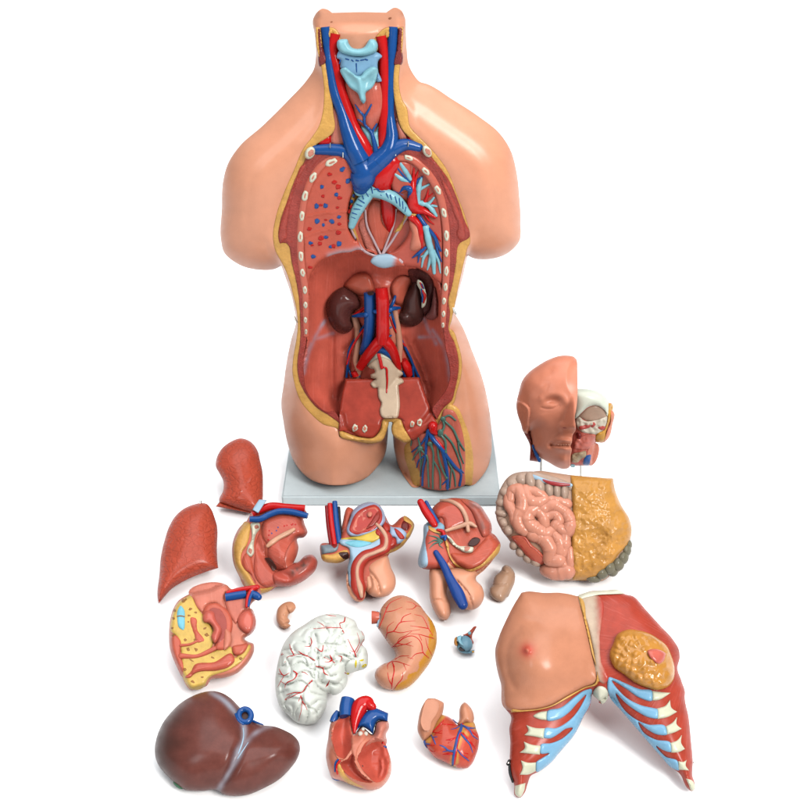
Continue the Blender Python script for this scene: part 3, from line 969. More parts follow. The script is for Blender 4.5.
    t.tubes('jugular_vein', [cat(P(*N1, "168,180,3.8 185,330,3.4 205,480,3.8 240,640,4.4 285,760,4.8"), P(*N2, "315,330,6 350,430,7.2 400,540,8.5")),
                             cat(P(*N1, "622,180,3.8 615,300,3.8 606,450,3.2 600,620,3.4 600,780,3.8"), P(*N2, "605,300,4.4 612,380,5.4 590,470,7 520,545,8")), P(*N1, "590,265,2.4 592,340,2.6 600,440,2.6")], BLUE, base=nk, k=1.15, ends='flat', sides=14)
    t.tubes('brachiocephalic_vein', [P(*N2, "105,466,4 200,464,4.8 310,482,5.6 385,545,8.5 425,610,10.5 418,660,10.5 412,705,8"), P(*N2, "792,450,3.8 700,432,5 620,462,6.5 530,535,8.5 450,600,9.5")], BLUE, base=lambda X: Lv(X) - 3, k=.6, sides=16)
    t.tubes('aorta', [P(*N2, "610,545,9 560,600,11 540,680,10.5 560,740,7")], RED, base=lambda X: Lv(X) - 8, k=.5, sides=16)
    for u, v in ((202, 436), (287, 500), (722, 427), (638, 489)):
        t.tubes('pin', [P(*N2, f"{u},{v-18},.55 {u},{v+16},.55")], STEEL, base=lambda X: Lv(X) + 5.5, ends='flat', sides=6)
    for u, v in ((454.6, 312), (295.6, 320)):
        t.tubes('clip', [Q(f"{u-1.5},{v-4},.8 {u},{v},1.0 {u+1.5},{v+2},.8")], STEEL, base=Lv, k=0, sides=6)

    # ---- abdomen
    t.sheet('adrenal_fat', P(*A1, "495,375 535,315 600,285 655,292 685,345 690,410 620,440 545,420"), FLESH, lambda X, sd: Tab(X) + 9 * prof(sd, 9), edge=lambda X: Tab(X) - 1, res=1.6)
    t.sheet('adrenal_fat', P(*A2, "138,380 165,325 220,303 270,318 260,400 225,500 175,495 145,440"), FLESH, lambda X, sd: Tab(X) + 8 * prof(sd, 9), edge=lambda X: Tab(X) - 1, res=1.6)
    t.sheet('spleen', P(*A2, "262,262 300,258 350,275 405,312 425,370 415,450 385,560 350,580 300,560 290,400"), mat('spleen_brown', (92, 48, 46), rough=.3, mott=.12), lambda X, sd: Tab(X) + 10 * prof(sd, 9), edge=lambda X: Tab(X) - 1, res=1.6)
    t.sheet('spleen_tail', P(*A2, "428,375 446,440 450,520 440,590 405,602 365,580 398,530 415,440"), mat('spleen_tail_mauve', (156, 96, 92), rough=.3, mott=.08), lambda X, sd: Tab(X) + 11 * prof(sd, 6), edge=lambda X: Tab(X) - 1, res=1.4)
    k1 = P(*A1, "490,378 545,408 595,462 602,512 552,558 543,600 556,640 530,680 480,693 430,666 390,600 374,530 388,460 428,410")
    t.sheet('kidney', k1, KIDN, lambda X, sd: Tab(X) + 22 * prof(sd, 17) - groove(X, [P(*A1, "440,410 490,392 560,425 600,500")], .9, -1.2), edge=lambda X: Tab(X) - 2, res=1.3)
    t.sheet('kidney', P(*A2, "305,335 345,390 358,480 366,560 350,602 300,642 250,647 200,617 188,570 215,530 222,460 255,395"), mat('kidney_dark', (80, 48, 44), rough=.32, mott=.14), lambda X, sd: Tab(X) + 20 * prof(sd, 15) - groove(X, [P(*A2, "215,560 260,570 290,620")], 2, 2), edge=lambda X: Tab(X) - 2, res=1.3)
    cx = P(*A2, "318,330 342,340 366,390 376,430 362,510 350,520 344,450 330,395 314,362")
    Hcx = lambda X: Tab(X) + 15
    q = t.patch('kidney_section', cx, BONE, Hcx, rise=3, R=1.5, res=1.0)
    t.tubes('vessel_marks', [P(*A2, "335,350,.7 345,375,.7", "350,400,1.2 365,440,1.2 358,490,.8") if False else P(*A2, "352,405,1.1 366,440,1.3 358,485,.8"), P(*A2, "335,352,.8 350,385,.8")], redd, base=lambda X: Hcx(X) + 3, k=.1, sides=6, parent=q)
    t.tubes('vessel_marks', [P(*A2, "343,395,.8 350,440,.9 348,480,.6"), P(*A2, "345,360,.6 358,390,.6")], BLUE, base=lambda X: Hcx(X) + 3, k=.1, sides=6, parent=q)
    ur = mat('ureter_peach', (226, 164, 138), rough=.28, mott=.05, coat=.2)
    t.tubes('ureter', [P(*V1, "160,245,3 185,330,3.4 182,450,3.0 172,540,2.8 190,605,2.8 178,670,1.2")], ur, base=Tab, k=1.1)
    t.tubes('ureter', [P(*V1, "430,195,2.8 452,330,3 462,440,3.4 462,540,2.8 485,610,2.4")], ur, base=Tab, k=1.1)
    t.patch('psoas_fascia', P(*V1, "385,200 420,210 450,340 450,440 410,460 395,380"), FLESHP, Tab, rise=3, R=4)
    t.sheet('promontory', P(*V1, "300,475 350,465 415,505 445,570 460,600 350,600 250,575 240,545"), BONE, lambda X, sd: Tab(X) + 9 * prof(sd, 9), edge=lambda X: Tab(X) - 1, res=1.5)
    tb = lambda X: np.maximum(Tab(X), Lv(X) - 34)
    t.tubes('iliac_vein', [P(*V1, "305,470,3.6 345,460,4.6 400,490,4.8 432,545,3")], BLUE, base=tb, k=1.3, flat=.8)
    iv = t.tubes('vena_cava', [P(*V1, "265,84,5.4 268,200,5.5 265,300,5.4 256,380,5 232,450,4 205,490,1.6")], BLUE, base=tb, k=1.6, ends='flat', sides=16)
    t.sheet('vessel_bore', oval(330 + 270 / 6.667, 280 + 90 / 6.667, 3.4, 1.9, 6), DARK, lambda X, sd: tb(X) + 15.0, res=1, parent=iv)  # dark disc, shade of the open vessel end put into colour
    ao_ = t.tubes('aorta', [P(*V1, "342,52,5.6 350,130,5.9 352,260,5.8 352,360,6 348,415,5.6"), P(*V1, "352,385,5.4 300,445,5.2 240,520,4.8 198,585,4.0"), P(*V1, "350,385,5.4 405,450,5 436,520,4.2 455,590,3")], RED, base=tb, k=1.9, ends='flat', sides=16)
    t.tubes('renal_vein', [P(*V1, q) for q in ("300,210,2 370,215,2 415,192,2.2 462,186,1.4", "395,196,1.4 420,150,1.5 434,110,1.2", "240,232,2.6 200,235,2.2 152,242,1.2", "385,245,.9 405,232,.9", "385,328,.8 408,315,.8", "388,378,.8 408,370,.8")], BLUE, base=tb, k=6, flat=.9)
    t.tubes('renal_artery', [P(*V1, q) for q in ("235,185,1.6 200,210,1.6 158,238,1.4", "312,265,1.0 245,312,1.2 185,385,1.1 138,470,.9 112,560,.8", "392,230,.6 432,330,.8 500,440,.8", "355,345,.6 358,335,1.2")], RED, base=tb, k=5)
    t.tubes('gonadal_vein', [P(*V1, q) for q in ("232,298,1.0 172,385,1.2 128,465,1.2 118,560,1.2 110,645,1.3", "120,580,1 142,645,1", "405,200,1 430,290,1.2 472,390,1.2 520,490,1.3 560,580,1.3 592,650,1.4", "505,450,.8 548,550,1.1 556,645,1.1")], BLUE, base=Tab, k=3)
    [t.tubes('iliac_stub', [P(*V1, q)], RED, base=Tab, k=1.6, ends='flat') for q in ("488,535,3.6 510,580,4.4 526,632,3.6", "160,610,3.4 172,640,3.4")]
    [t.tubes('iliac_stub', [P(*V1, q)], BLUE, base=Tab, k=1.6, ends='flat') for q in ("485,600,2.6 500,634,2.6", "190,628,1.6 195,645,1.4")]

    # ---- pelvis cut
    pel = Q("345.7,379.5! 380,378.5 419,377.7! 424,392 430,408 438.3,424! 425,431.5 410.7,439.5 405,430 399.5,418.5 388,418 382.5,420 379,431 373.5,437 360,436.5 345,431 339,432! 339.3,413.5 342,396")
    HP = lambda X: np.interp(X[:, 1], [376, 400, 425, 440], [20, 34, 49, 53.5]) - groove(X, [P(*B1, "480,500 500,580 570,640"), P(*B2, "345,540 300,600 200,660")], 2.5, 2)
    pm = mat('pelvis_cut_paint', (180, 72, 58), rough=.42, mott=.16)
    pc = t.sheet('pelvis_section', pel, pm, lambda X, sd: HP(X) - 1.5 + 1.5 * prof(sd, 3), edge=lambda X: HP(X) - 2.5, res=1.5)
    t.sheet('pelvis_section_side', inset(smooth(pel), -.8), pm, lambda X, sd: HP(X) - 3, edge=lambda X: np.minimum(Tab(X), HP(X) - 3), res=2.4, parent=pc)
    t.patch('pelvic_fat', P(*B1, "458,600! 466,642 560,672 680,687 745,672 778,605 787,535 755,528 738,590 690,648 600,646 480,606"), FAT, lambda X: HP(X) - 1.5, rise=2, R=2, sink=3)
    t.patch('pelvic_fat', P(*T1, "79,215 76,145 105,112 125,108 150,168 180,213 195,240 165,262 115,245"), FAT, lambda X: HP(X) - 2.0, rise=2, R=2, sink=3)
    sac = Q("368.3,367 373.5,368.5 375,372 370.5,374.5! 371,377.5 375.7,379! 370.5,383.5 373.5,388 377.5,388! 378.7,398.5 381,403 379.5,410.5 381.7,417 390,418.3 398,417 399.5,411 398.7,385.5! 404,381.7 402,378.5 399,377.5! 403,374.2 396,367 390,360 383,357 375,359")
    sm = mat('sacrum_cream', (218, 194, 168), rough=.36, mott=.08)
    HS = lambda X: np.maximum(HP(X), Tab(X) + 8) + 1.0
    t.patch('sacrum', sac, sm, HS, rise=2.5, R=2, sink=2, res=1.3)
    t.tubes('sacral_artery', [P(*V1, "325,500,1.7 338,550,1.6 345,585,1.6"), P(*V1, "350,580,.8 370,585,1 380,640,1 378,750,.6")], RED, base=lambda X: HS(X) + 3, k=.3, flat=.7)
    for j, (u, v, a, b) in enumerate(((355.2, 428, 3, 4), (364.8, 428.8, 2.6, 4.2), (412.2, 424.2, 2.6, 3.6), (419.6, 422.4, 3, 4.2))):
        q = t.patch('bone_section', oval(u, v, a, b, 10, wob=.16, seed=j), BONE, HP, rise=1.6, R=1.2, res=.9)
        t.patch('marrow', oval(u, v, a * .6, b * .6, 10, wob=.2, seed=j + 9), FLESHP, lambda X: HP(X) + 1.6, rise=.4, R=.6, res=.9, parent=q)

    # ---- opened thigh
    HTh = lambda X: floorfix(X, Hbody(X))
    win = P(*T1, "425,22 470,40 520,130 560,250 577,380 572,480 563,527 520,522 470,542 400,554 320,550 250,526 240,530 214,526 178,440 148,330 150,285 185,245 300,195 385,130")
    inn = P(*T1, "400,55 450,62 490,130 515,220 528,350 525,450 520,524 470,543 400,555 320,551 248,528 243,450 215,390 196,330 185,265 200,240 300,190 370,140")
    t.patch('thigh_fat', win, FAT, HTh, rise=2.0, R=2.5, sink=1, res=2)
    HW = lambda X: HTh(X) + 2.2
    q = t.patch('thigh_muscle', inn, mat('thigh_muscle_paint', (204, 110, 94), kind='fibre', rough=.36, mott=.1, amt=.6), HW, rise=.8, R=3, sink=1, res=2, fib=80)
    HV = lambda X: HTh(X) + 3.0
    t.tubes('femoral_artery', [P(*T1, "325,160,4.5 330,190,3.6 345,205,2"), P(*T1, "345,240,1 385,290,1.4 400,310,.8")], RED, base=HV, k=.5)
    t.tubes('thigh_veins', [[(a, b, r * .82, c) for a, b, r, c in P(*T1, q)] for q in ("300,190,2.6 320,230,2.8 370,290,2.6 420,360,2.2 470,420,2 495,445,1.6 490,525,1.6", "295,195,2.2 285,260,1.8 280,350,1.5 265,430,1.4 260,525,1.3", "290,220,1.6 250,275,1.1 195,320,.8", "385,310,2.2 405,400,2 415,470,1.8 415,545,1.8", "280,340,1.3 240,370,1 225,415,.7", "415,490,1.2 385,520,.8", "495,430,1.3 515,450,.6")], BLUE, base=HV, k=.5)
    gl = ["390,110,1 425,95,1.2 465,125,1.0", "385,120,1.4 395,160,1.4 372,210,1.6", "400,130,1.2 450,180,1.4 480,245,1.4 520,310,1.0", "372,210,1.5 400,250,1.5 405,320,1.3 420,380,1.2 455,450,1.2 465,530,1", "400,215,1.3 440,260,1.3 470,320,1.3 490,380,1.1 500,420,.8 495,490,.8", "480,250,1.2 490,320,1.1 515,390,.8", "355,270,1.3 360,350,1.3 385,430,1.3 410,480,1.3", "235,235,1.0 245,295,1.5 215,340,1.1 200,370,.7", "245,300,1.4 285,340,1.2 295,430,1.2 300,535,1.1",
          "310,270,1.6 325,310,1.3 328,390,1.3 325,460,1.2 325,545,1.1", "335,380,.9 365,440,1.1 372,545,1.0", "195,245,1 190,280,.8", "245,310,1.1 250,400,.9 248,470,.7", "265,340,.8 250,430,.7", "440,410,1 435,480,.9 430,540,.8"]
    g = t.tubes('lymph_vessels', [[(a, b, r * .78, c) for a, b, r, c in P(*T1, q)] for q in gl], GREEN, base=HV, k=.9, sides=8)
    for u, v, a, b in ((388, 118, 17, 17), (372, 205, 19, 26), (248, 300, 20, 17), (308, 270, 18, 15), (405, 322, 9, 9), (410, 480, 10, 10), (482, 250, 9, 9)):
        uu, vv = T1[0] + u / T1[2], T1[1] + v / T1[2]
        t.ball('lymph_node', uu, vv, a / 6.154, b / 6.154, 2.2, GREEN, h=float(HV(np.array([[uu, vv]]))[0]) + 1)


display_base()
torso()
# ------------------------------------------------------------------ lungs
def lungs():
    t = Thing('lung_lobe', 'red cracked lung lobe with a rounded top and a waist, lying behind the other lung', 'lung', (236, 514), elev=68, under=8)
    o = P(155, 430, 6.667, "575,55 640,80 685,140 700,200 716,270 720,370 718,470 712,540! 640,550! 540,522 430,486! 428,462 452,410 455,340 430,290 405,240 410,190 440,130 500,80")
    H = lambda X, sd: 22 * prof(sd, 30) + groove(X, [P(155, 430, 6.667, "530,445 600,380 690,265")], 0.9, 1.1)
    t.sheet('lobe', o, LUNG, H, edge=lambda X: 0 * X[:, 0], back=lambda X, sd: -10 * prof(sd, 20), res=1.6)
    t.sheet('base_rim', P(155, 430, 6.667, "430,480! 470,494 540,518 640,545! 640,556! 540,536 405,510!"), LUNG, lambda X, sd: 5 * prof(sd, 2.5),
            edge=lambda X: 1 + 0 * X[:, 0], back=lambda X, sd: -8 * prof(sd, 3), res=1.4)
    t = Thing('lung_lobe', 'red cracked lung lobe with a pointed lower tip, foremost of the two lungs', 'lung', (160, 603), elev=70, under=4)
    B = (155, 490, 6.667)
    o = P(*B, "310,86 345,92 370,120 400,190 412,230 413,400 418,490 422,520! 330,550 200,605 110,660 60,715 25,758! 18,720 30,560 40,440 65,330 100,230 130,180 190,125 250,98")
    f1 = P(*B, "150,335 250,302 400,258")
    f2 = P(*B, "70,690 160,610 300,548 418,500")
    H = lambda X, sd: 24 * prof(sd, 34) + groove(X, [f1], 0.9, 1.2) + groove(X, [f2], 1.2, -2.0)
    t.sheet('lobe', o, LUNG, H, edge=lambda X: 0 * X[:, 0], back=lambda X, sd: -12 * prof(sd, 20), res=1.6)
    t.tubes('pin', [P(*B, "300,105,1.3 304,72,1.3")], STEEL, base=3, ends='flat')


# ------------------------------------------------------------------ liver
def liver():
    t = Thing('liver', 'glossy dark brown liver with pale blue crossing bands and a blue ring', 'liver', (235, 794), elev=72, under=6)
    C = (150, 685, 6.957)
    D = (220, 685, 6.957)
    o = P(*C, "435,42 500,55 560,90 625,155") + P(*D, "215,235 300,278 380,288 450,315 510,350 550,400 557,450 540,510 490,580 400,665 300,720 200,762 100,773 30,763 -15,735") + \
        P(*C, "350,738 250,730 160,670 90,600 50,540 33,450 45,370 80,280 150,185 220,120 300,75 370,50")
    la = P(*C, "420,50 500,95 580,175 640,250 655,310 650,380 610,460 560,590 475,735")
    lb = P(*D, "350,288 270,320 205,375 160,440 130,500 60,620 5,720")
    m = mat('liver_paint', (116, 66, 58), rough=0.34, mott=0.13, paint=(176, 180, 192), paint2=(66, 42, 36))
    sa, sb = smooth(la, False), smooth(lb, False)

    def H(X, sd):
        h = 44 * prof(sd, 52)
        h += bump(X, 214, 735, 34, 30, 5) + bump(X, 278, 750, 18, 13, 5, -25)
        h -= 4.5 * np.exp(-(dist(X, sa, False) / 5) ** 2) * sstep(sd, 0, 12) + 2.5 * np.exp(-(dist(X, sb, False) / 5) ** 2) * sstep(sd, 0, 12)
        return h

    def pa(X):
        d = np.minimum(dist(X, sa, False), dist(X, sb, False) * 1.15)
        return 0.85 * np.exp(-(d / 2.6) ** 2) * (0.75 + vnoise(X, 9, 3))
    p2 = lambda X: 0.85 * (1 - sstep(X[:, 0] + 0.15 * (X[:, 1] - 740) + 14 * vnoise(X, 12, 8), 158, 196))  # dark left side: airbrushed tone plus side shading put into the colour
    so = smooth(o)
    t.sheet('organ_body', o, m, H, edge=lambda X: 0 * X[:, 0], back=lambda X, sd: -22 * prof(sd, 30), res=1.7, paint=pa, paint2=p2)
    base = lambda X: H(X, softdist(X, so))
    t.tubes('ligament', [P(*D, "160,300,.5 164,345,.6 152,410,.8 128,475,.5"), P(*D, "196,400,.3 160,455,.6 122,512,.4")], PALEB, base=base, k=0.1, flat=.6)
    ring = [(245.0 + 6.2 * math.cos(a), 715.8 + 6.6 * math.sin(a), 3.0, False) for a in np.linspace(0, 2 * math.pi, 20)]
    v = t.tubes('vein_ring', [ring], BLUE, base=22, k=0.0, flat=1.1)
    t.sheet('vein_ring_hollow', oval(245, 715.8, 4.6, 4.8), DARK, lambda X, sd: 20 + 0 * sd, res=1.5, parent=v)  # dark disc painted as the shade inside the ring
    t.tubes('vein', [P(*D, "110,205,1.5 130,250,1.6 160,272,1.4"), P(*D, "200,240,1.6 240,255,1.3 300,276,.6")], BLUE, base=lambda X: np.maximum(base(X), 12), k=0.3)
    t.ball('gallbladder', 178.5, 784.5, 6.5, 3.4, 5, mat('gall_green', (74, 120, 90), rough=.3), h=1, rot=36)


# ------------------------------------------------------------------ stomach
def stomach():
    E = (365, 590, 7.273)
    t = Thing('stomach', 'pink bean shaped stomach with painted red vessels and an orange edge', 'stomach', (396, 689), elev=70, under=8)
    o = P(*E, "265,37 330,55 390,100 440,165 490,230 520,300 524,370 510,440 470,530 420,600 370,660 310,710 250,730 190,728 130,710 90,670 70,620 85,575 130,540 190,515 222,480 215,445 190,415 150,360 110,300 90,270 100,210 110,150 150,90 200,52")
    gr = P(*E, "455,150 480,240 480,340 465,430 420,520 360,600 290,650 225,700 200,735")
    m = mat('stomach_paint', (222, 158, 128), rough=0.27, mott=0.06, paint=(214, 150, 62), coat=.25)
    sg = smooth(gr, False)
    edge = smooth(P(*E, "448,150 470,240 468,350 452,440 395,530 380,590 330,610 300,650 235,690 215,735 300,760 450,700 560,450 540,250 480,150"))
    pa = lambda X: np.where(inside(X + 1.2 * np.stack([vnoise(X, 4, 1), vnoise(X, 4, 2)], 1), edge), 1.0, 0.0)
    so = smooth(o)
    Hf = lambda X, sd: 30 * prof(sd, 33) + 0.5 * vnoise(X, 10, 4)
    t.sheet('organ_body', o, m, Hf, edge=lambda X: 0 * X[:, 0], back=lambda X, sd: -20 * prof(sd, 28), res=1.1, paint=pa)
    base = lambda X: Hf(X, softdist(X, so))
    V = ["100,280,.75 125,225,.7 150,160,.7 175,105,.6 265,55,.3", "150,160,.5 210,150,.45 270,125,.25", "175,105,.4 150,130,.35 135,120,.2",
         "150,350,.7 160,315,.7 205,300,.6 260,235,.6 310,228,.4 365,225,.2", "260,235,.5 275,200,.45 335,170,.3", "205,300,.5 260,310,.4 320,300,.3 400,288,.25", "160,315,.4 165,270,.4 210,230,.2",
         "300,85,.2 345,95,.4 370,115,.5 350,135,.4 300,140,.2", "370,115,.5 410,122,.25", "360,178,.25 415,195,.45 440,235,.5 460,280,.6 490,330,.5", "460,280,.6 400,270,.5 330,260,.25", "420,160,.2 440,155,.2",
         "195,415,.8 235,385,.7 290,345,.55 350,335,.45 395,365,.5 412,400,.6 420,450,.6 465,495,.5", "235,385,.6 290,395,.5 340,375,.25", "235,385,.4 250,355,.4 300,330,.4 340,300,.2", "300,395,.4 350,410,.2", "195,415,.6 270,400,.4",
         "330,320,.2 390,322,.4 440,335,.5 500,352,.6", "390,322,.3 412,365,.4", "440,350,.2 450,400,.45 490,480,.4",
         "220,505,.6 250,485,.5 320,478,.3", "330,503,.2 370,465,.45 420,455,.5", "310,490,.25 350,500,.25", "195,520,.7 230,520,.6 280,535,.4 330,552,.2", "280,535,.4 300,585,.2",
         "195,520,.6 165,545,.5 165,575,.25", "200,525,.7 212,580,.6 200,650,.6 193,720,.6", "165,600,.25 175,650,.5 195,690,.6", "275,600,.2 270,640,.5 235,685,.6 212,722,.6", "200,525,.4 215,560,.4"]
    t.tubes('blood_vessels', [P(*E, q) for q in V], RED, base=base, k=0.1, flat=.45, sides=8)
    c = t.tubes('oesophagus', [P(*E, "105,200,5.6 80,200,6.4 48,200,6.8")], FLESH, base=4, ends='flat', k=0)
    t.tubes('cut_rim', [P(*E, "92,160,1.2 103,200,1.4 92,262,1.2")], PALEB, base=6, parent=c)


# ------------------------------------------------------------------ half brain
def brain():
    F = (270, 610, 6.667)
    t = Thing('brain_half', 'off-white wrinkled half brain with thin red arteries', 'brain', (305, 724), elev=70, under=8)
    o = P(*F, "420,22 510,42 570,75 588,120 628,160 630,205 615,225 640,255 655,330 650,372 560,415 515,432 518,465 490,530 430,568 385,555 380,620 350,700 300,755 240,765 170,745 120,700 70,650 42,570 35,480 45,390 65,300 100,210 150,150 230,95 300,50 360,28")
    so = smooth(o)
    G = ["290,460 300,400 305,345 340,300 400,250 450,190 490,160", "290,470 330,520 380,560", "300,345 250,310 190,295 130,300", "380,250 365,200 385,150 360,110",
         "440,300 430,240 455,190 480,130 470,90", "490,300 560,330 590,300 610,240", "495,160 500,220 540,290 570,310", "495,160 540,125 590,120", "330,290 290,270 310,220 300,160",
         "250,310 270,250 250,200 270,150 320,120", "180,290 150,240 190,210 230,215", "110,330 140,380 130,440 70,450", "140,380 200,350 260,370 290,345", "170,430 220,410 270,430 285,460",
         "80,520 140,490 190,440", "110,600 150,560 220,545 250,500 280,470", "60,560 110,540", "220,550 210,620 170,680 180,730", "210,620 250,640 250,700 230,760", "130,680 100,620 110,600",
         "320,380 360,390 400,440 440,430", "340,330 370,310 420,330 460,310 480,350", "400,480 440,500 470,470 500,440", "350,440 340,480 380,500", "300,120 240,130 200,170", "400,60 440,100 430,140 400,170",
         "320,60 360,90 400,80", "520,70 500,120", "430,380 440,340", "510,430 500,380 520,340 560,320", "60,380 100,370 110,330", "280,640 320,600 370,600", "300,700 340,650", "90,270 140,260 180,290"]
    gl = [P(*F, q) for q in G]

    def H(X, sd):
        h = 40 * prof(sd, 46)
        Xw = X + 1.6 * np.stack([vnoise(X, 7, 11), vnoise(X, 7, 12)], 1)
        d = np.min([dist(Xw, smooth(l, False), False) for l in gl], axis=0)
        h += 4.6 * prof(d, 5) - 4.0
        h -= 2.6 * np.exp(-(vnoise(Xw, 13, 31) / .07) ** 2)
        h += 1.6 * vnoise(X, 7, 21) + .4 * vnoise(X, 4, 22)
        return h * sstep(sd, -2, 2)
    m = mat('brain_white', (244, 248, 239), rough=0.36, mott=0.05)
    t.sheet('hemisphere', o, m, H, edge=lambda X: 0 * X[:, 0], back=lambda X, sd: -16 * prof(sd, 24), res=1.15)
    base = lambda X: H(X, softdist(X, so))
    V = ["290,125,.3 370,120,.6 440,118,.5 475,122,.6 492,152,.5", "370,120,.5 345,95,.45 315,78,.2", "370,110,.4 410,110,.2", "500,48,.6 492,80,.7 465,88,.5 470,115,.4", "375,32,.4 410,38,.5 440,40,.3",
         "272,185,.4 278,220,.6 268,240,.6 232,242,.2", "305,250,.25 345,275,.7 355,235,.35", "190,275,.3 212,290,.6 260,312,.7 298,335,.5", "160,302,.4 215,290,.4", "130,225,.25 140,265,.5 158,300,.6 120,312,.4 98,350,.2",
         "85,285,.2 75,300,.6 90,295,.3", "60,390,.2 75,420,.6 90,435,.6 130,418,.25", "55,425,.3 90,435,.4 70,480,.4 50,515,.2", "155,405,.5 180,425,.9 165,455,.5 105,495,.6 100,520,.2", "70,475,.2 105,495,.4", "180,425,.5 225,415,.5 255,435,.2",
         "278,470,1. 240,510,.7 215,545,.7 160,550,.5 110,565,.3", "215,545,.5 150,575,.5 100,600,.3", "160,550,.3 100,595,.3", "205,570,.4 215,600,.9 235,640,.5 248,668,.2", "205,570,.5 190,610,.25", "215,600,.3 210,660,.3 190,740,.2",
         "308,375,.7 350,385,.7 362,420,.6 400,440,.3", "350,385,.4 365,378,.3", "400,300,.3 410,335,1.1 395,345,.5 365,345,.3", "410,335,.7 435,355,.3", "360,315,.3 410,340,.4", "455,305,.3 478,312,.6 468,345,.4",
         "395,470,.3 388,490,1.0 370,515,.2", "405,381,.7 407,383,.7", "500,418,.8 508,425,.8", "520,195,.3 540,240,.5 562,280,.7 575,312,.8", "562,280,.4 535,270,.2", "565,280,.5 595,210,.4 580,150,.2", "575,285,.4 600,240,.4 625,195,.3", "595,210,.3 615,240,.3", "610,140,.3 622,170,.3"]
    t.tubes('arteries', [P(*F, q) for q in V], RED, base=base, k=0.12, flat=.5, sides=8)
    ye = mat('nerve_yellow', (236, 214, 58), rough=.4)
    for a, b, r1, r2, rot in ((572, 360, 1.3, 4.5, 4), (612, 335, 2.6, 1.2, -12), (628, 372, 3.2, 1.7, -30), (518, 424, 1.8, 1.2, 0)):
        t.patch('nerve_stub', oval(270 + a / 6.667, 610 + b / 6.667, r1, r2, rot), ye, base, rise=.9, R=1.2)


lungs()
liver()
stomach()
brain()
# ------------------------------------------------------------------ head and bowels
Z0 = lambda X: np.zeros(len(X))


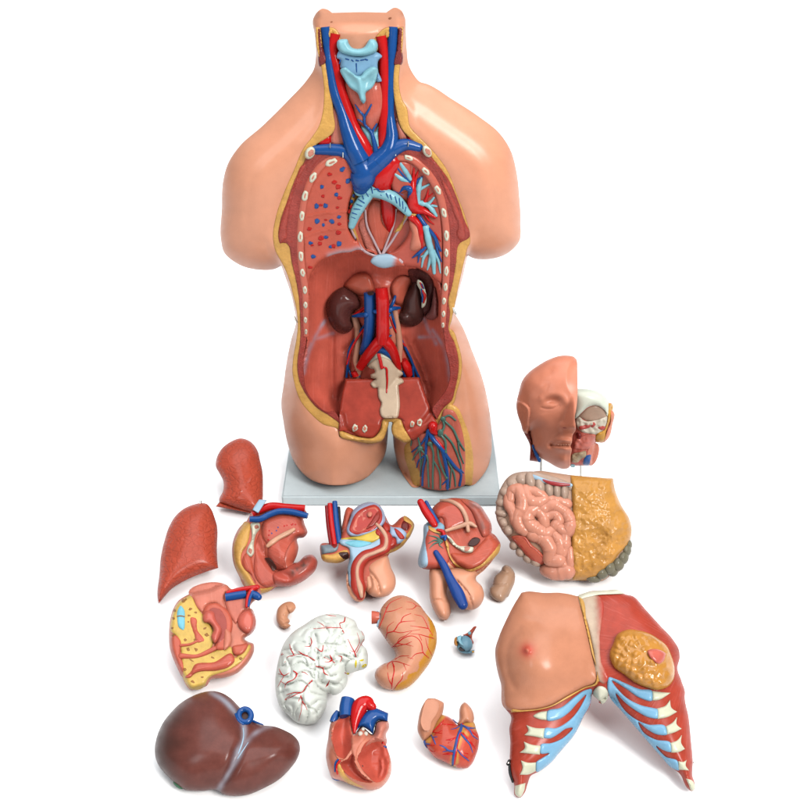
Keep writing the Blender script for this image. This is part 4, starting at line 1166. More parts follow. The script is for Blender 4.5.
def bowels():
    I1 = (490, 460, 5.333)
    t = Thing('intestine_block', 'coiled pink bowels beside an orange fat apron, in front of the head', 'intestines', (565, 583), elev=38, under=7)
    o = P(*I1, "60,200 90,120 150,75 210,65 265,58 330,66 430,80 540,90 655,97! 665,150 700,240 745,320 755,390 745,450 740,520 720,555 690,595 640,620 600,645 560,650 530,640 440,645 380,640 310,612 290,575 240,568 190,530 130,470 100,425 60,370 48,320 52,250")
    colon = mat('colon_beige', (194, 166, 148), rough=.34, mott=.1)
    body = t.solid('bowel_bed', o, mat('bowel_bed_paint', (200, 160, 136), rough=.36, mott=.08), T=20, R=24, TB=20, RB=18, res=2)
    Hb = t.Hb
    pink = mat('bowel_pink', (226, 156, 132), rough=.27, mott=.05, coat=.25)
    coils = ["110,215,3.6 122,165,4.6 150,158,5 172,200,5.2 172,260,5.4 150,300,5 158,350,5.2 185,378,4", "100,170,3 100,230,4 125,280,4.2 135,330,4",
             "190,160,4.6 200,205,5.2 245,228,5.6 285,212,4.6", "205,165,4 250,175,4.6 290,200,3.8", "280,262,4.4 335,240,5.2 390,270,4.8", "320,210,3.8 370,222,4.4 410,235,4",
             "245,255,5 205,285,5.6 200,330,5.6 240,365,5.6 300,390,5.2 325,375,4", "240,262,4.4 280,300,4.6 290,345,4.2", "300,300,3.8 345,292,4.6 368,320,4.4 345,352,4", "405,285,4.6 428,335,5.2 405,385,5 360,355,4",
             "225,400,4.6 285,420,5.4 320,470,5.6 325,530,5.8 365,532,5.6", "345,400,4 370,440,5 372,490,4.6", "400,400,4.6 395,455,4.8 385,500,4", "300,585,5 350,598,6.2 410,590,6", "425,480,3.4 425,540,4.2 415,585,4", "385,545,4 415,600,5"]
    for q in coils:
        t.tubes('bowel_coil', [[(a, b, r * 1.36, c) for a, b, r, c in P(*I1, q)]], pink, base=Hb, k=.1, sides=16, wob=.16, step=.8)
    t.tubes('colon', [P(*I1, "428,150,5 330,118,6 215,98,7 130,112,7 84,170,6.4 62,250,5.6 62,310,5.2 95,378,4.6")], colon, base=lambda X: Hb(X) * .8, k=.1, sides=16)
    # large bowel along the top and left with its pouches
    for u, v, a, b, r, h in ((215, 108, 27, 44, -12, 1), (268, 138, 24, 44, -10, 1), (318, 152, 22, 42, -6, 1), (362, 160, 20, 42, -4, 1), (402, 168, 20, 40, 0, 1), (165, 100, 30, 34, -35, 0), (118, 122, 30, 34, -50, 0), (82, 168, 26, 34, -75, 0), (64, 225, 24, 36, -90, -1), (60, 285, 20, 36, -80, -1),
                             (66, 335, 24, 26, -40, -1), (92, 375, 26, 24, -40, -1), (125, 455, 22, 26, 40, -2), (160, 495, 24, 24, 40, -2), (200, 530, 26, 22, 35, -2), (245, 552, 26, 20, 20, -2)):
        uu, vv = 490 + u / 5.333, 460 + v / 5.333
        q_ = 1.22
        uu += (540 - uu) * .045
        vv += (520 - vv) * .03
        t.ball('colon_pouch', uu, vv, a * q_ / 5.333, b * q_ / 5.333, 7.5, colon, h=float(Hb(np.array([[uu, vv]]))[0]) + h - 1, rot=r, nu=20, nv=14)
    t.tubes('taenia', [P(*I1, "178,72,1.6 230,88,2 320,120,2 432,134,1.6")], PALEB, base=lambda X: Hb(X) + 7.0, k=.4, flat=.5)
    t.tubes('mesentery_vessel', [P(*I1, "270,100,.6 310,118,1.7 370,130,1.9 422,132,1.2")], mat('mesentery_red', (168, 60, 62), rough=.3), base=lambda X: Hb(X) + 8.2, k=.5, flat=.5)
    cc = P(*I1, "115,408 150,400 190,408 222,450 262,482 296,545 270,562 212,530 160,470")
    t.patch('caecum_rim', cc, FLESH, lambda X: Hb(X) + 1, rise=3, R=2)
    t.sheet('caecum_hollow', P(*I1, "130,415 150,410 185,418 215,460 255,490 282,540 265,550 215,515 165,460"), mat('caecum_red', (176, 60, 56), rough=.25, coat=.4), lambda X, sd: Hb(X) + 5 - 2.5 * prof(sd, 5) + 1.2 * vnoise(X, 3, 3), edge=lambda X: Hb(X) + 4.2, res=1.2)
    om = P(*I1, "428,80! 540,90 656,97! 668,160 700,240 746,320 756,390 735,450 690,500 660,540 600,592 540,636 440,642! 436,560 432,430 440,300 435,180")

    def ex(X, sd):
        h = 2.6 * vnoise(X, 13, 1) + 1.8 * vnoise(X, 5, 2) + 1.1 * vnoise(X, 2.4, 3)
        h += np.maximum(0, .9 - 7 * np.abs(vnoise(X, 7, 5))) + np.maximum(0, .8 - 6 * np.abs(vnoise(X, 3.5, 6)))
        h += bump(X, 600, 545, 7, 9, -3) + bump(X, 612, 528, 10, 5, 3, -20) + bump(X, 618, 512, 5, 4, -3) + groove(X, [P(*I1, "560,560 620,460 650,400"), P(*I1, "520,440 600,430 690,360")], 2.2, 1.8)
        return h * sstep(sd, 0, 4)
    t.patch('omentum', om, mat('omentum_orange', (212, 154, 84), rough=.34, mott=.1, coat=.12, kind='fat', amt=.6, scale=.8), Hb, rise=5, R=5, extra=ex, res=1.2)
    gg = mat('colon_grey', (128, 122, 102), rough=.3, mott=.14, coat=.2)
    for u, v, a, b, r in ((560, 638, 30, 18, 10), (605, 608, 26, 26, 0), (645, 580, 26, 28, 0), (662, 600, 22, 22, 0), (690, 560, 26, 30, 0), (715, 530, 24, 28, 20), (735, 490, 20, 24, 0), (748, 460, 14, 20, 0)):
        uu, vv = 490 + u / 5.333, 460 + v / 5.333
        uu -= 1.5
        vv -= 1.5
        t.ball('colon_pouch', uu, vv, a * 1.4 / 5.333, b * 1.4 / 5.333, 8.5, gg, h=max(2.0, float(Hb(np.array([[uu, vv]]))[0]) - 3), rot=r, nu=20, nv=14)


def head():
    H1 = (500, 350, 6.667)
    t = Thing('head_model', 'half face with closed eye and half open skull, on two metal pins behind the bowels', 'head', (560, 494), n=(0, -1, 0.12))
    sk = P(*H1, "480,262! 600,262 660,280 702,310 728,350 745,355 742,395 757,410 750,500 722,590 690,618 640,615! 630,660 612,770! 560,772 440,775! 440,700 465,540! 480,400")
    flesh = mat('head_flesh', (206, 110, 98), rough=.30, mott=.16, coat=.2)
    t.solid('skull_core', sk, flesh, T=15, R=14, TB=30, RB=22, res=1.6, extra=lambda X, sd: (2.5 * vnoise(X, 5, 3) + 1.5 * vnoise(X, 2.6, 4)) * sstep(sd, 0, 4) * sstep(X[:, 1], 412, 428))
    Hs = t.Hb
    ivory = mat('skull_ivory', (232, 238, 222), rough=.4, mott=.03)
    t.patch('skull_bone', P(*H1, "500,262 600,262 660,280 702,310 726,350 728,400 716,442 692,402 642,372 590,382 545,420 505,458"), ivory, Hs, rise=5, R=5, res=1.3)
    t.patch('orbit_hollow', P(*H1, "508,458 545,421 590,383 642,372 692,402 718,442 650,475 570,470 530,450"), mat('orbit_brown', (186, 158, 138), rough=.4, mott=.08), lambda X: Hs(X) + .2, rise=1.2, R=4, sink=0.5, res=1.3)
    t.patch('skull_bone', P(*H1, "505,460 530,445 560,468 640,465 715,440 708,500 690,535 640,570 600,560 540,545 505,500"), mat('skull_cream', (224, 214, 196), rough=.4, mott=.08), Hs, rise=2, R=3, extra=lambda X, sd: (2.2 * vnoise(X, 4, 8) + 1.4 * vnoise(X, 2.2, 9)) * sstep(sd, 0, 3), res=1.1)
    for i, q in enumerate(("525,515 560,500 590,495 620,488 600,515 560,530 530,532", "600,500 625,480 640,495 615,520", "650,520 685,505 705,515 680,535")):
        t.patch('sinus_lining', P(*H1, q), mat('sinus_red', (190, 84, 78), rough=.3, mott=.15), lambda X: Hs(X) + 2.0, rise=1, R=2, res=1.1)
    t.patch('sinus_opening', P(*H1, "512,550 528,552 540,600 530,612 512,580"), mat('sinus_dark', (126, 44, 44), rough=.3), lambda X: Hs(X) + 1, rise=.6, R=1.5, res=1.0)
    t.patch('palate', P(*H1, "500,600 560,570 640,560 632,620 600,660 540,668 490,655"), mat('palate_pink', (214, 124, 110), rough=.28, mott=.12, coat=.3), Hs, rise=2, R=3, extra=lambda X, sd: 1.8 * vnoise(X, 3, 14) * sstep(sd, 0, 2), res=1.1)
    t.patch('jaw_section', P(*H1, "480,695 530,680 572,672 572,715 545,725 520,750 476,745"), mat('jaw_bone', (186, 164, 134), kind='pebble', rough=.4, mott=.12), Hs, rise=2.4, R=2, res=1.1)
    t.patch('neck_vein', P(*H1, "592,690 606,688 585,772 558,768"), BLUE, Hs, rise=2, R=2, res=1.1)
    t.patch('neck_vein', P(*H1, "470,764 500,768 500,778 470,778"), CART, Hs, rise=1.6, R=1, res=1.1)
    t.patch('cut_muscle', P(*H1, "625,622 638,620 620,765 608,772 590,760"), FLESHP, Hs, rise=1.6, R=2, res=1.2)
    t.patch('fat_layer', P(*H1, "728,352 745,358 742,440 710,540 692,612 640,612 645,552 690,535 715,470"), mat('orange_fat', (216, 160, 72), rough=.36, mott=.08), Hs, rise=2.5, R=2.5, res=1.2)
    t.patch('scalp', P(*H1, "744,400 758,412 750,500 722,590 694,616 706,560 736,480"), FACE, lambda X: Hs(X) + 1, rise=2, R=2, res=1.2)
    # neck stump under the ear
    t.sheet('neck_stump', P(*H1, "160,520 200,520 215,590 228,670 275,742 197,738! 200,640"), mat('neck_stump_paint', (160, 78, 70), kind='pebble', rough=.4, mott=.14), lambda X, sd: 8 * prof(sd, 6), edge=Z0, back=lambda X, sd: -14 * prof(sd, 6), res=1.5)
    t.tubes('neck_vein', [P(*H1, "222,640,1.5 240,690,1.7 262,738,1.6")], BLUE, base=10, k=.4)
    # face
    fo = cat(P(*H1, "516,90! 512,65 495,46 450,36 400,38 330,60 250,105 190,150 150,200 125,280 108,370 114,420 138,490 160,550 186,562 196,545! 212,600 222,665 262,712 330,752 390,785 430,793 460,784 470,765! 472,700 478,660 470,640 478,620 488,560 500,545 504,500 498,450 508,400 516,330 518,262"))
    fs = smooth(fo)
    i0 = np.argmin(np.abs(fs[:, :2] - (500 + 512 / 6.667, 350 + 65 / 6.667)).sum(1))
    i1 = np.argmin(np.abs(fs[:, :2] - (500 + 460 / 6.667, 350 + 784 / 6.667)).sum(1))
    side = np.concatenate([fs[i0:i1], [[600, 470, 0]]])
    side = np.concatenate([[[600, 354, 0]], side])
    hair = smooth(P(*H1, "400,30 385,90 345,150 320,250 260,310 225,350 205,400 180,380 140,330 100,300 100,100 250,50"))
    ear = smooth(P(*H1, "120,340 150,350 190,375 198,420 190,480 192,545 185,560 160,545 138,490 114,420"))
    brow = smooth(P(*H1, "285,330 340,305 400,310 440,345"), False)
    lid = [P(*H1, "275,385 310,392 350,390 395,368")]
    mouth = [P(*H1, "340,634 380,640 430,638 472,642")]

    def Hf(X):
        s = softdist(X, side, False)
        h = 49 * prof(s, 64)
        u, v = (X[:, 0] - 500) * 6.667, (X[:, 1] - 350) * 6.667
        w0 = 452 - 44 * sstep(v, 330, 500)
        nr = sstep(u, w0, 500) * (0.18 + 0.82 * np.clip((v - 330) / 175, 0, 1)) * sstep(v, 290, 340) * (1 - sstep(v, 516, 552))
        h += 30 * nr
        h += bump(X, 563.0, 426.5, 3.6, 3.6, 4.5)                      # wing of the nose
        h += bump(X, 553, 401, 9, 6, -6.5, -6) + bump(X, 551, 404.5, 6.5, 3.6, 3.6, -6)   # socket, closed lid
        h += 2.6 * np.exp(-(dist(X, brow, False) / 4.5) ** 2)
        h += groove(X, lid, .8, -.9)
        h += bump(X, 542, 419, 9, 7, 2.5, 20)                      # cheekbone
        h += groove(X, mouth, .9, -2.4) + bump(X, 566, 440.6, 7, 2.4, 5.5, 4) + bump(X, 565, 449.3, 7, 2.8, 6.5, 4) + bump(X, 564, 461, 7, 4.5, 4.5)
        h += bump(X, 551, 445, 3, 3, -2.5) + groove(X, [P(*H1, "400,560 360,600 335,640")], 2.2, -1.6)
        dh = np.where(inside(X, hair), dist(X, hair), 0)
        h += 1.0 * sstep(dh, 0, 9) + np.where(inside(X, hair), 1.4 * vnoise(X, 9, 6), 0)
        de = np.where(inside(X, ear), dist(X, ear), 0)
        h += 2.6 * prof(de, 1.6) - 1.6 * sstep(de, 2.2, 4.5)
        h += groove(X, [P(*H1, "132,365 150,400 160,470 178,525")], .9, -1.3) + groove(X, [P(*H1, "150,360 180,390 186,450")], .8, .9)
        return h
    q = t.sheet('face', fo, FACE, lambda X, sd: Hf(X), edge=lambda X: np.where(softdist(X, side, False) < 1.5, 0, Hf(X) - 5), back=lambda X, sd: np.minimum(-8 * prof(sd, 14), 0), res=1.0, sharp=70)
    t.patch('nostril', oval(564.8, 427.9, 2.6, 1.1, 8), mat('nostril_red', (172, 76, 66), rough=.5), lambda X: Hf(X) - .2, rise=.4, R=.8, res=.8, parent=q)
    tooth = mat('tooth_peach', (222, 160, 134), rough=.35)
    for k in range(5):
        t.ball('tooth', 558.6 + k * 2.5, 444.6 + .05 * k, 1.25, .8, .9, tooth, h=float(Hf(np.array([[558.6 + k * 2.5, 444.8]]))[0]) + .35, parent=q, nu=8, nv=6)
    for u in (275, 540):
        t.tubes('support_pin', [P(*H1, f"{u},700,1.15 {u-2},1150,1.15")], STEEL, base=2, ends='flat', sides=10)


# ------------------------------------------------------------------ small pieces
def bean():
    b = (480, 560, 16.0)
    t = Thing('bowel_piece', 'small glossy beige lobed lump beside the bowels', 'organ piece', (501, 602), elev=70, under=3)
    o = P(*b, "415,80 460,92 520,150 560,225 550,310 490,480 430,590 350,672 290,660 200,610 150,520 150,470 205,385 215,320 240,250 335,165 360,110")
    m = mat('beige_gloss', (190, 152, 126), rough=.22, mott=.05, coat=.3)
    e = lambda X, sd: groove(X, [P(*b, "350,150 400,190 440,200"), P(*b, "200,400 300,400 420,395")], 1.0, -1.2)
    t.solid('lobe', o, m, T=11, R=11, extra=e, res=.8, step=.8)
    t.patch('side_strip', P(*b, "555,240 560,300 500,480 420,600 400,600 430,500 510,320 540,250"), m, lambda X: t.Hb(X) * .4, rise=2.2, R=1.3, res=.7, step=.7)


def eyeball():
    e = (445, 620, 20.0)
    t = Thing('eyeball', 'tiny pale blue eyeball with a red muscle tail', 'eye', (469, 653), elev=70, under=5)
    blue = mat('sclera_blue', (140, 186, 206), rough=.28, mott=.05, coat=.3)
    t.ball('globe', 465.6, 643.6, 7.0, 8.3, 8, blue, h=1, rot=-20, nu=24, nv=16)
    t.solid('lower_half', P(*e, "250,400 290,470 380,580 470,620 590,600 570,650 500,668 300,640 240,560 240,480"), blue, T=5, R=4, res=.8, step=.8)
    t.sheet('cornea', P(*e, "180,420 200,350 235,330 240,420 250,520 215,520 180,470"), mat('cornea_amber', (190, 124, 40), rough=.2, coat=.4), lambda X, sd: 6 + 2 * prof(sd, 2), edge=lambda X: 2 + 0 * X[:, 0], back=lambda X, sd: 0 * sd - 3, res=.7, step=.7)
    t.sheet('inner_band', P(*e, "240,340 330,310 330,400 380,520 320,500 260,430"), mat('sclera_light', (160, 214, 232), rough=.25, coat=.3), lambda X, sd: 7.5 + 1.5 * prof(sd, 1.5), edge=lambda X: 5 + 0 * X[:, 0], res=.7, step=.7)
    t.sheet('pupil_hollow', P(*e, "270,560 310,535 360,570 400,610 320,625 280,605"), mat('pupil_dark', (44, 26, 26), rough=.3), lambda X, sd: 6.5 + .4 * prof(sd, 1), edge=lambda X: 5 + 0 * X[:, 0], res=.7, step=.7)
    t.solid('eye_muscle', P(*e, "355,300 440,260 520,190 590,125 630,125 600,200 550,290 545,380 575,455 555,490 520,420 470,340"), MUSC, T=4.5, R=3, res=.8, step=.8)
    t.ball('nerve', 445 + 490 / 20, 620 + 262 / 20, 1.7, 1.9, 1.6, CART, h=4.2)
    t.ball('nerve', 445 + 560 / 20, 620 + 635 / 20, 1.3, 1.2, 1.3, FAT, h=3.0)


def fetus():
    b = (270, 590, 17.78)
    t = Thing('fetus_model', 'tiny curled peach fetus above the white brain', 'fetus', (286, 628.5), elev=72, under=4)
    o = P(*b, "345,205 400,215 445,255 462,310 430,370 380,410 345,424! 328,445 325,505 352,540 345,578 325,595! 376,630! 340,662 290,690 230,680 170,640 130,580 110,490 118,400 140,330 190,270 260,225")
    e = lambda X, sd: groove(X, [P(*b, "285,295 305,350 345,420")], .7, -1.3) + groove(X, [P(*b, "340,540 280,600 230,620"), P(*b, "230,430 280,470 320,480"), P(*b, "200,520 260,545 330,520")], .6, -.7) + bump(X, 291, 609, 3.5, 3.5, 1.2)
    t.solid('body', o, mat('fetus_peach', (222, 160, 126), rough=.4, mott=.06), T=8, R=8, extra=e, res=.7, step=.7)
    t.patch('ear', oval(270 + 235 / 17.78, 590 + 443 / 17.78, .8, .5, 40), SKIN2, t.Hb, rise=.5, R=.5, res=.4, step=.4)


def open_heart():
    h = (315, 690, 7.622)
    t = Thing('open_heart', 'rear half of a heart cut open showing hollow chambers, with blue and red vessel stumps', 'heart', (370, 791), elev=68, under=10)
    o = P(*h, "205,200 240,178 275,190 285,250 300,330 350,280 440,335 470,240 560,240 562,300 545,330 545,420 565,480 583,560 578,640 540,710 480,755 420,765 330,742 210,695 130,670 105,610 85,520 85,460 100,370 110,290 125,245 165,225")
    hp = mat('heart_peach', (220, 138, 114), rough=.32, mott=.07, coat=.15)
    hr = mat('heart_red', (212, 100, 84), rough=.30, mott=.10, coat=.2)
    at = P(*h, "140,420 125,370 135,290 170,225 215,190 245,182 272,215 278,300 282,420 250,490 215,525 175,505")
    rv = P(*h, "195,560 250,525 290,480 300,540 330,610 400,680 440,700 360,700 270,660 215,610")
    lv = P(*h, "350,470 380,410 450,370 530,380 545,430 562,500 560,600 525,680 470,705 400,650 340,570 325,520")
    cham = [(smooth(at), 11, 25), (smooth(rv), 6, 12), (smooth(lv), 12, 23)]

    def dip(X, sd):
        d = np.zeros(len(X))
        for so, R, D in cham:
            m = inside(X, so)
            if m.any():
                d[m] = np.maximum(d[m], D * np.sin(np.pi / 2 * np.clip(softdist(X[m], so) / R, 0, 1)))
        return -d
    t.solid('heart_wall', o, hp, T=31, R=14, TB=18, RB=20, res=1.3, extra=dip)
    Hb = t.Hb
    t.sheet('right_atrium', at, hr, lambda X, sd: Hb(X) + .9 + .5 * vnoise(X, 3, 1) * sstep(sd, 0, 3), edge=lambda X: Hb(X) + .5, res=.9)
    t.patch('atrium_rim', P(*h, "118,330 165,228 215,182 250,178 280,205 285,300 283,420 270,320 262,220 238,190 200,212 160,260 138,330 140,420 170,500 222,528 190,535 145,480 122,410"), hp, Hb, rise=2.5, R=2.0, sink=1)
    t.sheet('right_ventricle', rv, hr, lambda X, sd: Hb(X) + .9 + .8 * vnoise(X, 2.4, 2) * sstep(sd, 0, 3), edge=lambda X: Hb(X) + .5, res=.9)
    t.patch('septum', P(*h, "285,340 310,330 350,290 400,350 345,420 320,500 330,560 400,650 450,700 360,660 300,590 282,500"), mat('septum_paint', (214, 132, 110), rough=.3, mott=.09), Hb, rise=1.6, R=4)
    t.sheet('left_ventricle', lv, hr, lambda X, sd: Hb(X) + .9 + 1.0 * vnoise(X, 3, 4) * sstep(sd, 0, 3) + groove(X, [P(*h, "505,540 510,600 490,660")], 1.6, 2.5), edge=lambda X: Hb(X) + .5, res=.9)
    t.patch('left_atrium', P(*h, "452,300 475,242 560,242 563,300 545,330 545,410 480,400 420,420 370,440 400,390 440,350"), mat('atrium_pale', (218, 140, 122), rough=.3, mott=.08), Hb, rise=2, R=4)
    t.patch('fat_strip', P(*h, "175,560 200,570 230,640 330,720 400,750 330,738 220,690 175,620"), FAT, Hb, rise=1.2, R=2)
    t.tubes('superior_vein', [P(*h, "252,70,7.2 240,130,7.4 236,205,6.8")], BLUE, base=13, k=0, ends='flat', sides=18)
    t.tubes('side_vein', [P(*h, "178,168,3.2 150,210,3.8 132,245,3.2")], BLUE, base=8, k=0, ends='flat')
    t.tubes('aorta_stump', [P(*h, "300,325,1.4 305,255,4 322,180,7 355,118,8.6 398,105,8 436,128,4.5")], RED, base=16, k=0, sides=18)
    t.sheet('pulmonary_trunk', P(*h, "560,176! 555,240! 475,238 452,290 445,342! 400,302 352,280 308,315 320,280 345,215 395,158 452,134 500,150"), BLUE, lambda X, sd: np.maximum(12, np.minimum(Hb(X), 26)) + 9 * prof(sd, 9), edge=lambda X: np.minimum(Hb(X), 20), back=lambda X, sd: 4 + 0 * sd, res=1.2)
    for u, v, a in ((347, 334, 2.4), (366, 300, 1.8), (388, 334, 2.2)):
        t.ball('valve_flap', 315 + u / 7.622, 690 + v / 7.622, a, a * 1.1, 2, ivory2(), h=float(Hb(np.array([[315 + u / 7.622, 690 + v / 7.622]]))[0]) + 2)
    t.ball('inferior_vein', 315 + 165 / 7.622, 690 + 672 / 7.622, 5.2, 2.6, 5, BLUE, h=2, rot=12)
    t.tubes('coronary_vein', [P(*h, "185,520,.9 160,550,1 152,620,.8")], BLUE, base=Hb, k=.4)
    t.tubes('coronary_artery', [P(*h, "188,540,1.2 165,580,1 170,640,.8")], RED, base=Hb, k=.4)
    t.tubes('coronary_stub', [P(*h, "528,430,1 540,436,1.2")], BLUE, base=Hb, k=.6)
    t.ball('coronary_stub', 315 + 518 / 7.622, 690 + 402 / 7.622, 1.1, 1.3, 1.2, RED, h=float(Hb(np.array([[383, 742.7]]))[0]) + 2)
    t.ball('pin_hole', 315 + 361 / 7.622, 690 + 580 / 7.622, 1.0, .9, .5, DARK, h=float(Hb(np.array([[362.4, 766]]))[0]) + 1.5)  # dark dot painted as the shade in the hole
    t.tubes('pin', [P(*h, "396,80,.8 396,20,.8")], STEEL, base=16, ends='flat', sides=8)


def ivory2():
    return mat('valve_ivory', (226, 218, 204), rough=.3)


def front_heart():
    h = (410, 690, 9.413)
    t = Thing('closed_heart', 'closed red heart front with blue and red surface vessels, peach lobes on top', 'heart', (462, 769), elev=68, under=8)
    hp = mat('lobe_peach', (218, 152, 122), rough=.3, mott=.06, coat=.2)
    t.solid('auricle', P(*h, "165,80 220,75 280,95 318,120 318,180 300,245 262,330 232,420 190,450 130,480 90,430 70,370 75,300 95,200 125,130"), hp, T=15, R=14, TB=10, res=1.3, extra=lambda X, sd: -3 * sstep(dist(X, smooth(P(*h, "150,110 250,110 270,200 200,330 150,390 100,320 110,220")), True), -1, 1) * 0)
    t.sheet('auricle_cut_face', P(*h, "150,95 215,85 265,110 275,160 250,230 205,300 185,380 140,385 100,320 110,220 130,140"), SKIN2, lambda X, sd: 16.5 - 1.2 * prof(sd, 1.5), edge=lambda X: 15.0 + 0 * X[:, 0], res=1.2)
    t.solid('auricle', P(*h, "512,115 560,150 595,210 602,290 585,330 520,320 480,340 450,330 462,270 462,190 480,140"), hp, T=14, R=9, TB=10, res=1.2)
    o = P(*h, "300,232 350,245 410,285 450,330 500,300 600,300 625,370 650,440 648,520 620,620 580,700 540,735 480,738 400,712 300,665 230,630 180,570 140,510 135,480 180,430 210,360 250,280")
    so = smooth(o)
    m = mat('heart_muscle_red', (206, 88, 70), rough=.27, mott=.12, coat=.3, paint=(214, 156, 84))
    fl = [smooth(P(*h, q), False) for q in ("310,240 250,300 200,400 170,480", "490,330 470,450 420,600 400,710", "520,310 600,330 620,360", "500,380 540,420", "440,600 440,680")]
    t.solid('ventricles', o, m, T=24, R=26, TB=12, RB=14, res=1.1, paint=lambda X: 1.0 * np.exp(-(np.min([dist(X, f, False) * (1, .9, 1.0, 1.6, 1.4)[i] for i, f in enumerate(fl)], axis=0) / 2.9) ** 4))
    Hb = t.Hb
    B = ["490,295,1.5 485,350,1.6 455,430,1.5 425,550,1.5 410,640,1.4 402,705,1.3", "490,330,.8 550,355,.9 620,358,.5", "485,330,.7 560,380,1 590,430,.8 640,465,.4", "475,410,.8 520,460,1 560,510,.8 590,590,.4", "435,545,.7 490,610,.9 555,668,.5",
         "410,575,1.1 365,570,.9 320,535,.8 280,518,.4", "365,570,.7 310,580,.4", "490,330,.9 440,310,.7 405,278,.5", "470,340,.8 430,360,.6 385,370,.3", "195,415,.5 215,450,.7 240,510,.5", "215,445,.6 255,440,.4", "140,485,1.6 150,520,1.2 160,540,.8", "145,505,.9 185,510,.5"]
    R = ["500,300,1.2 470,400,1.3 440,520,1.2 425,640,1.1 415,700,.9", "310,300,.4 260,350,.8 215,395,1 180,420,.9 95,380,.6", "215,395,.7 300,408,.3", "320,285,.3 250,355,.6", "440,440,.3 400,460,.8 340,470,.4", "400,460,.7 360,500,.3", "460,390,1 440,450,.7 415,460,.5", "420,598,.9 370,600,1 310,605,.3", "480,400,.7 540,460,.9 600,530,.8 620,560,.3", "500,400,.5 530,440,.6", "440,550,.7 500,615,.8 545,640,.4", "545,370,.5 590,400,.8 640,440,.5", "430,330,.3 370,325,.6 300,320,.4", "180,550,.3 210,580,.5 240,575,.3", "230,420,.3 300,380,.4", "500,590,.2 545,600,.5", "155,520,.5 230,520,.3"]
    t.tubes('coronary_arteries', [P(*h, q) for q in R], RED, base=Hb, k=.5, flat=.5, sides=8)
    t.tubes('coronary_veins', [P(*h, q) for q in B], mat('coronary_blue', (62, 86, 152), rough=.3), base=Hb, k=.4, flat=.6, sides=8)


bowels()
head()
bean()
eyeball()
fetus()
open_heart()
front_heart()
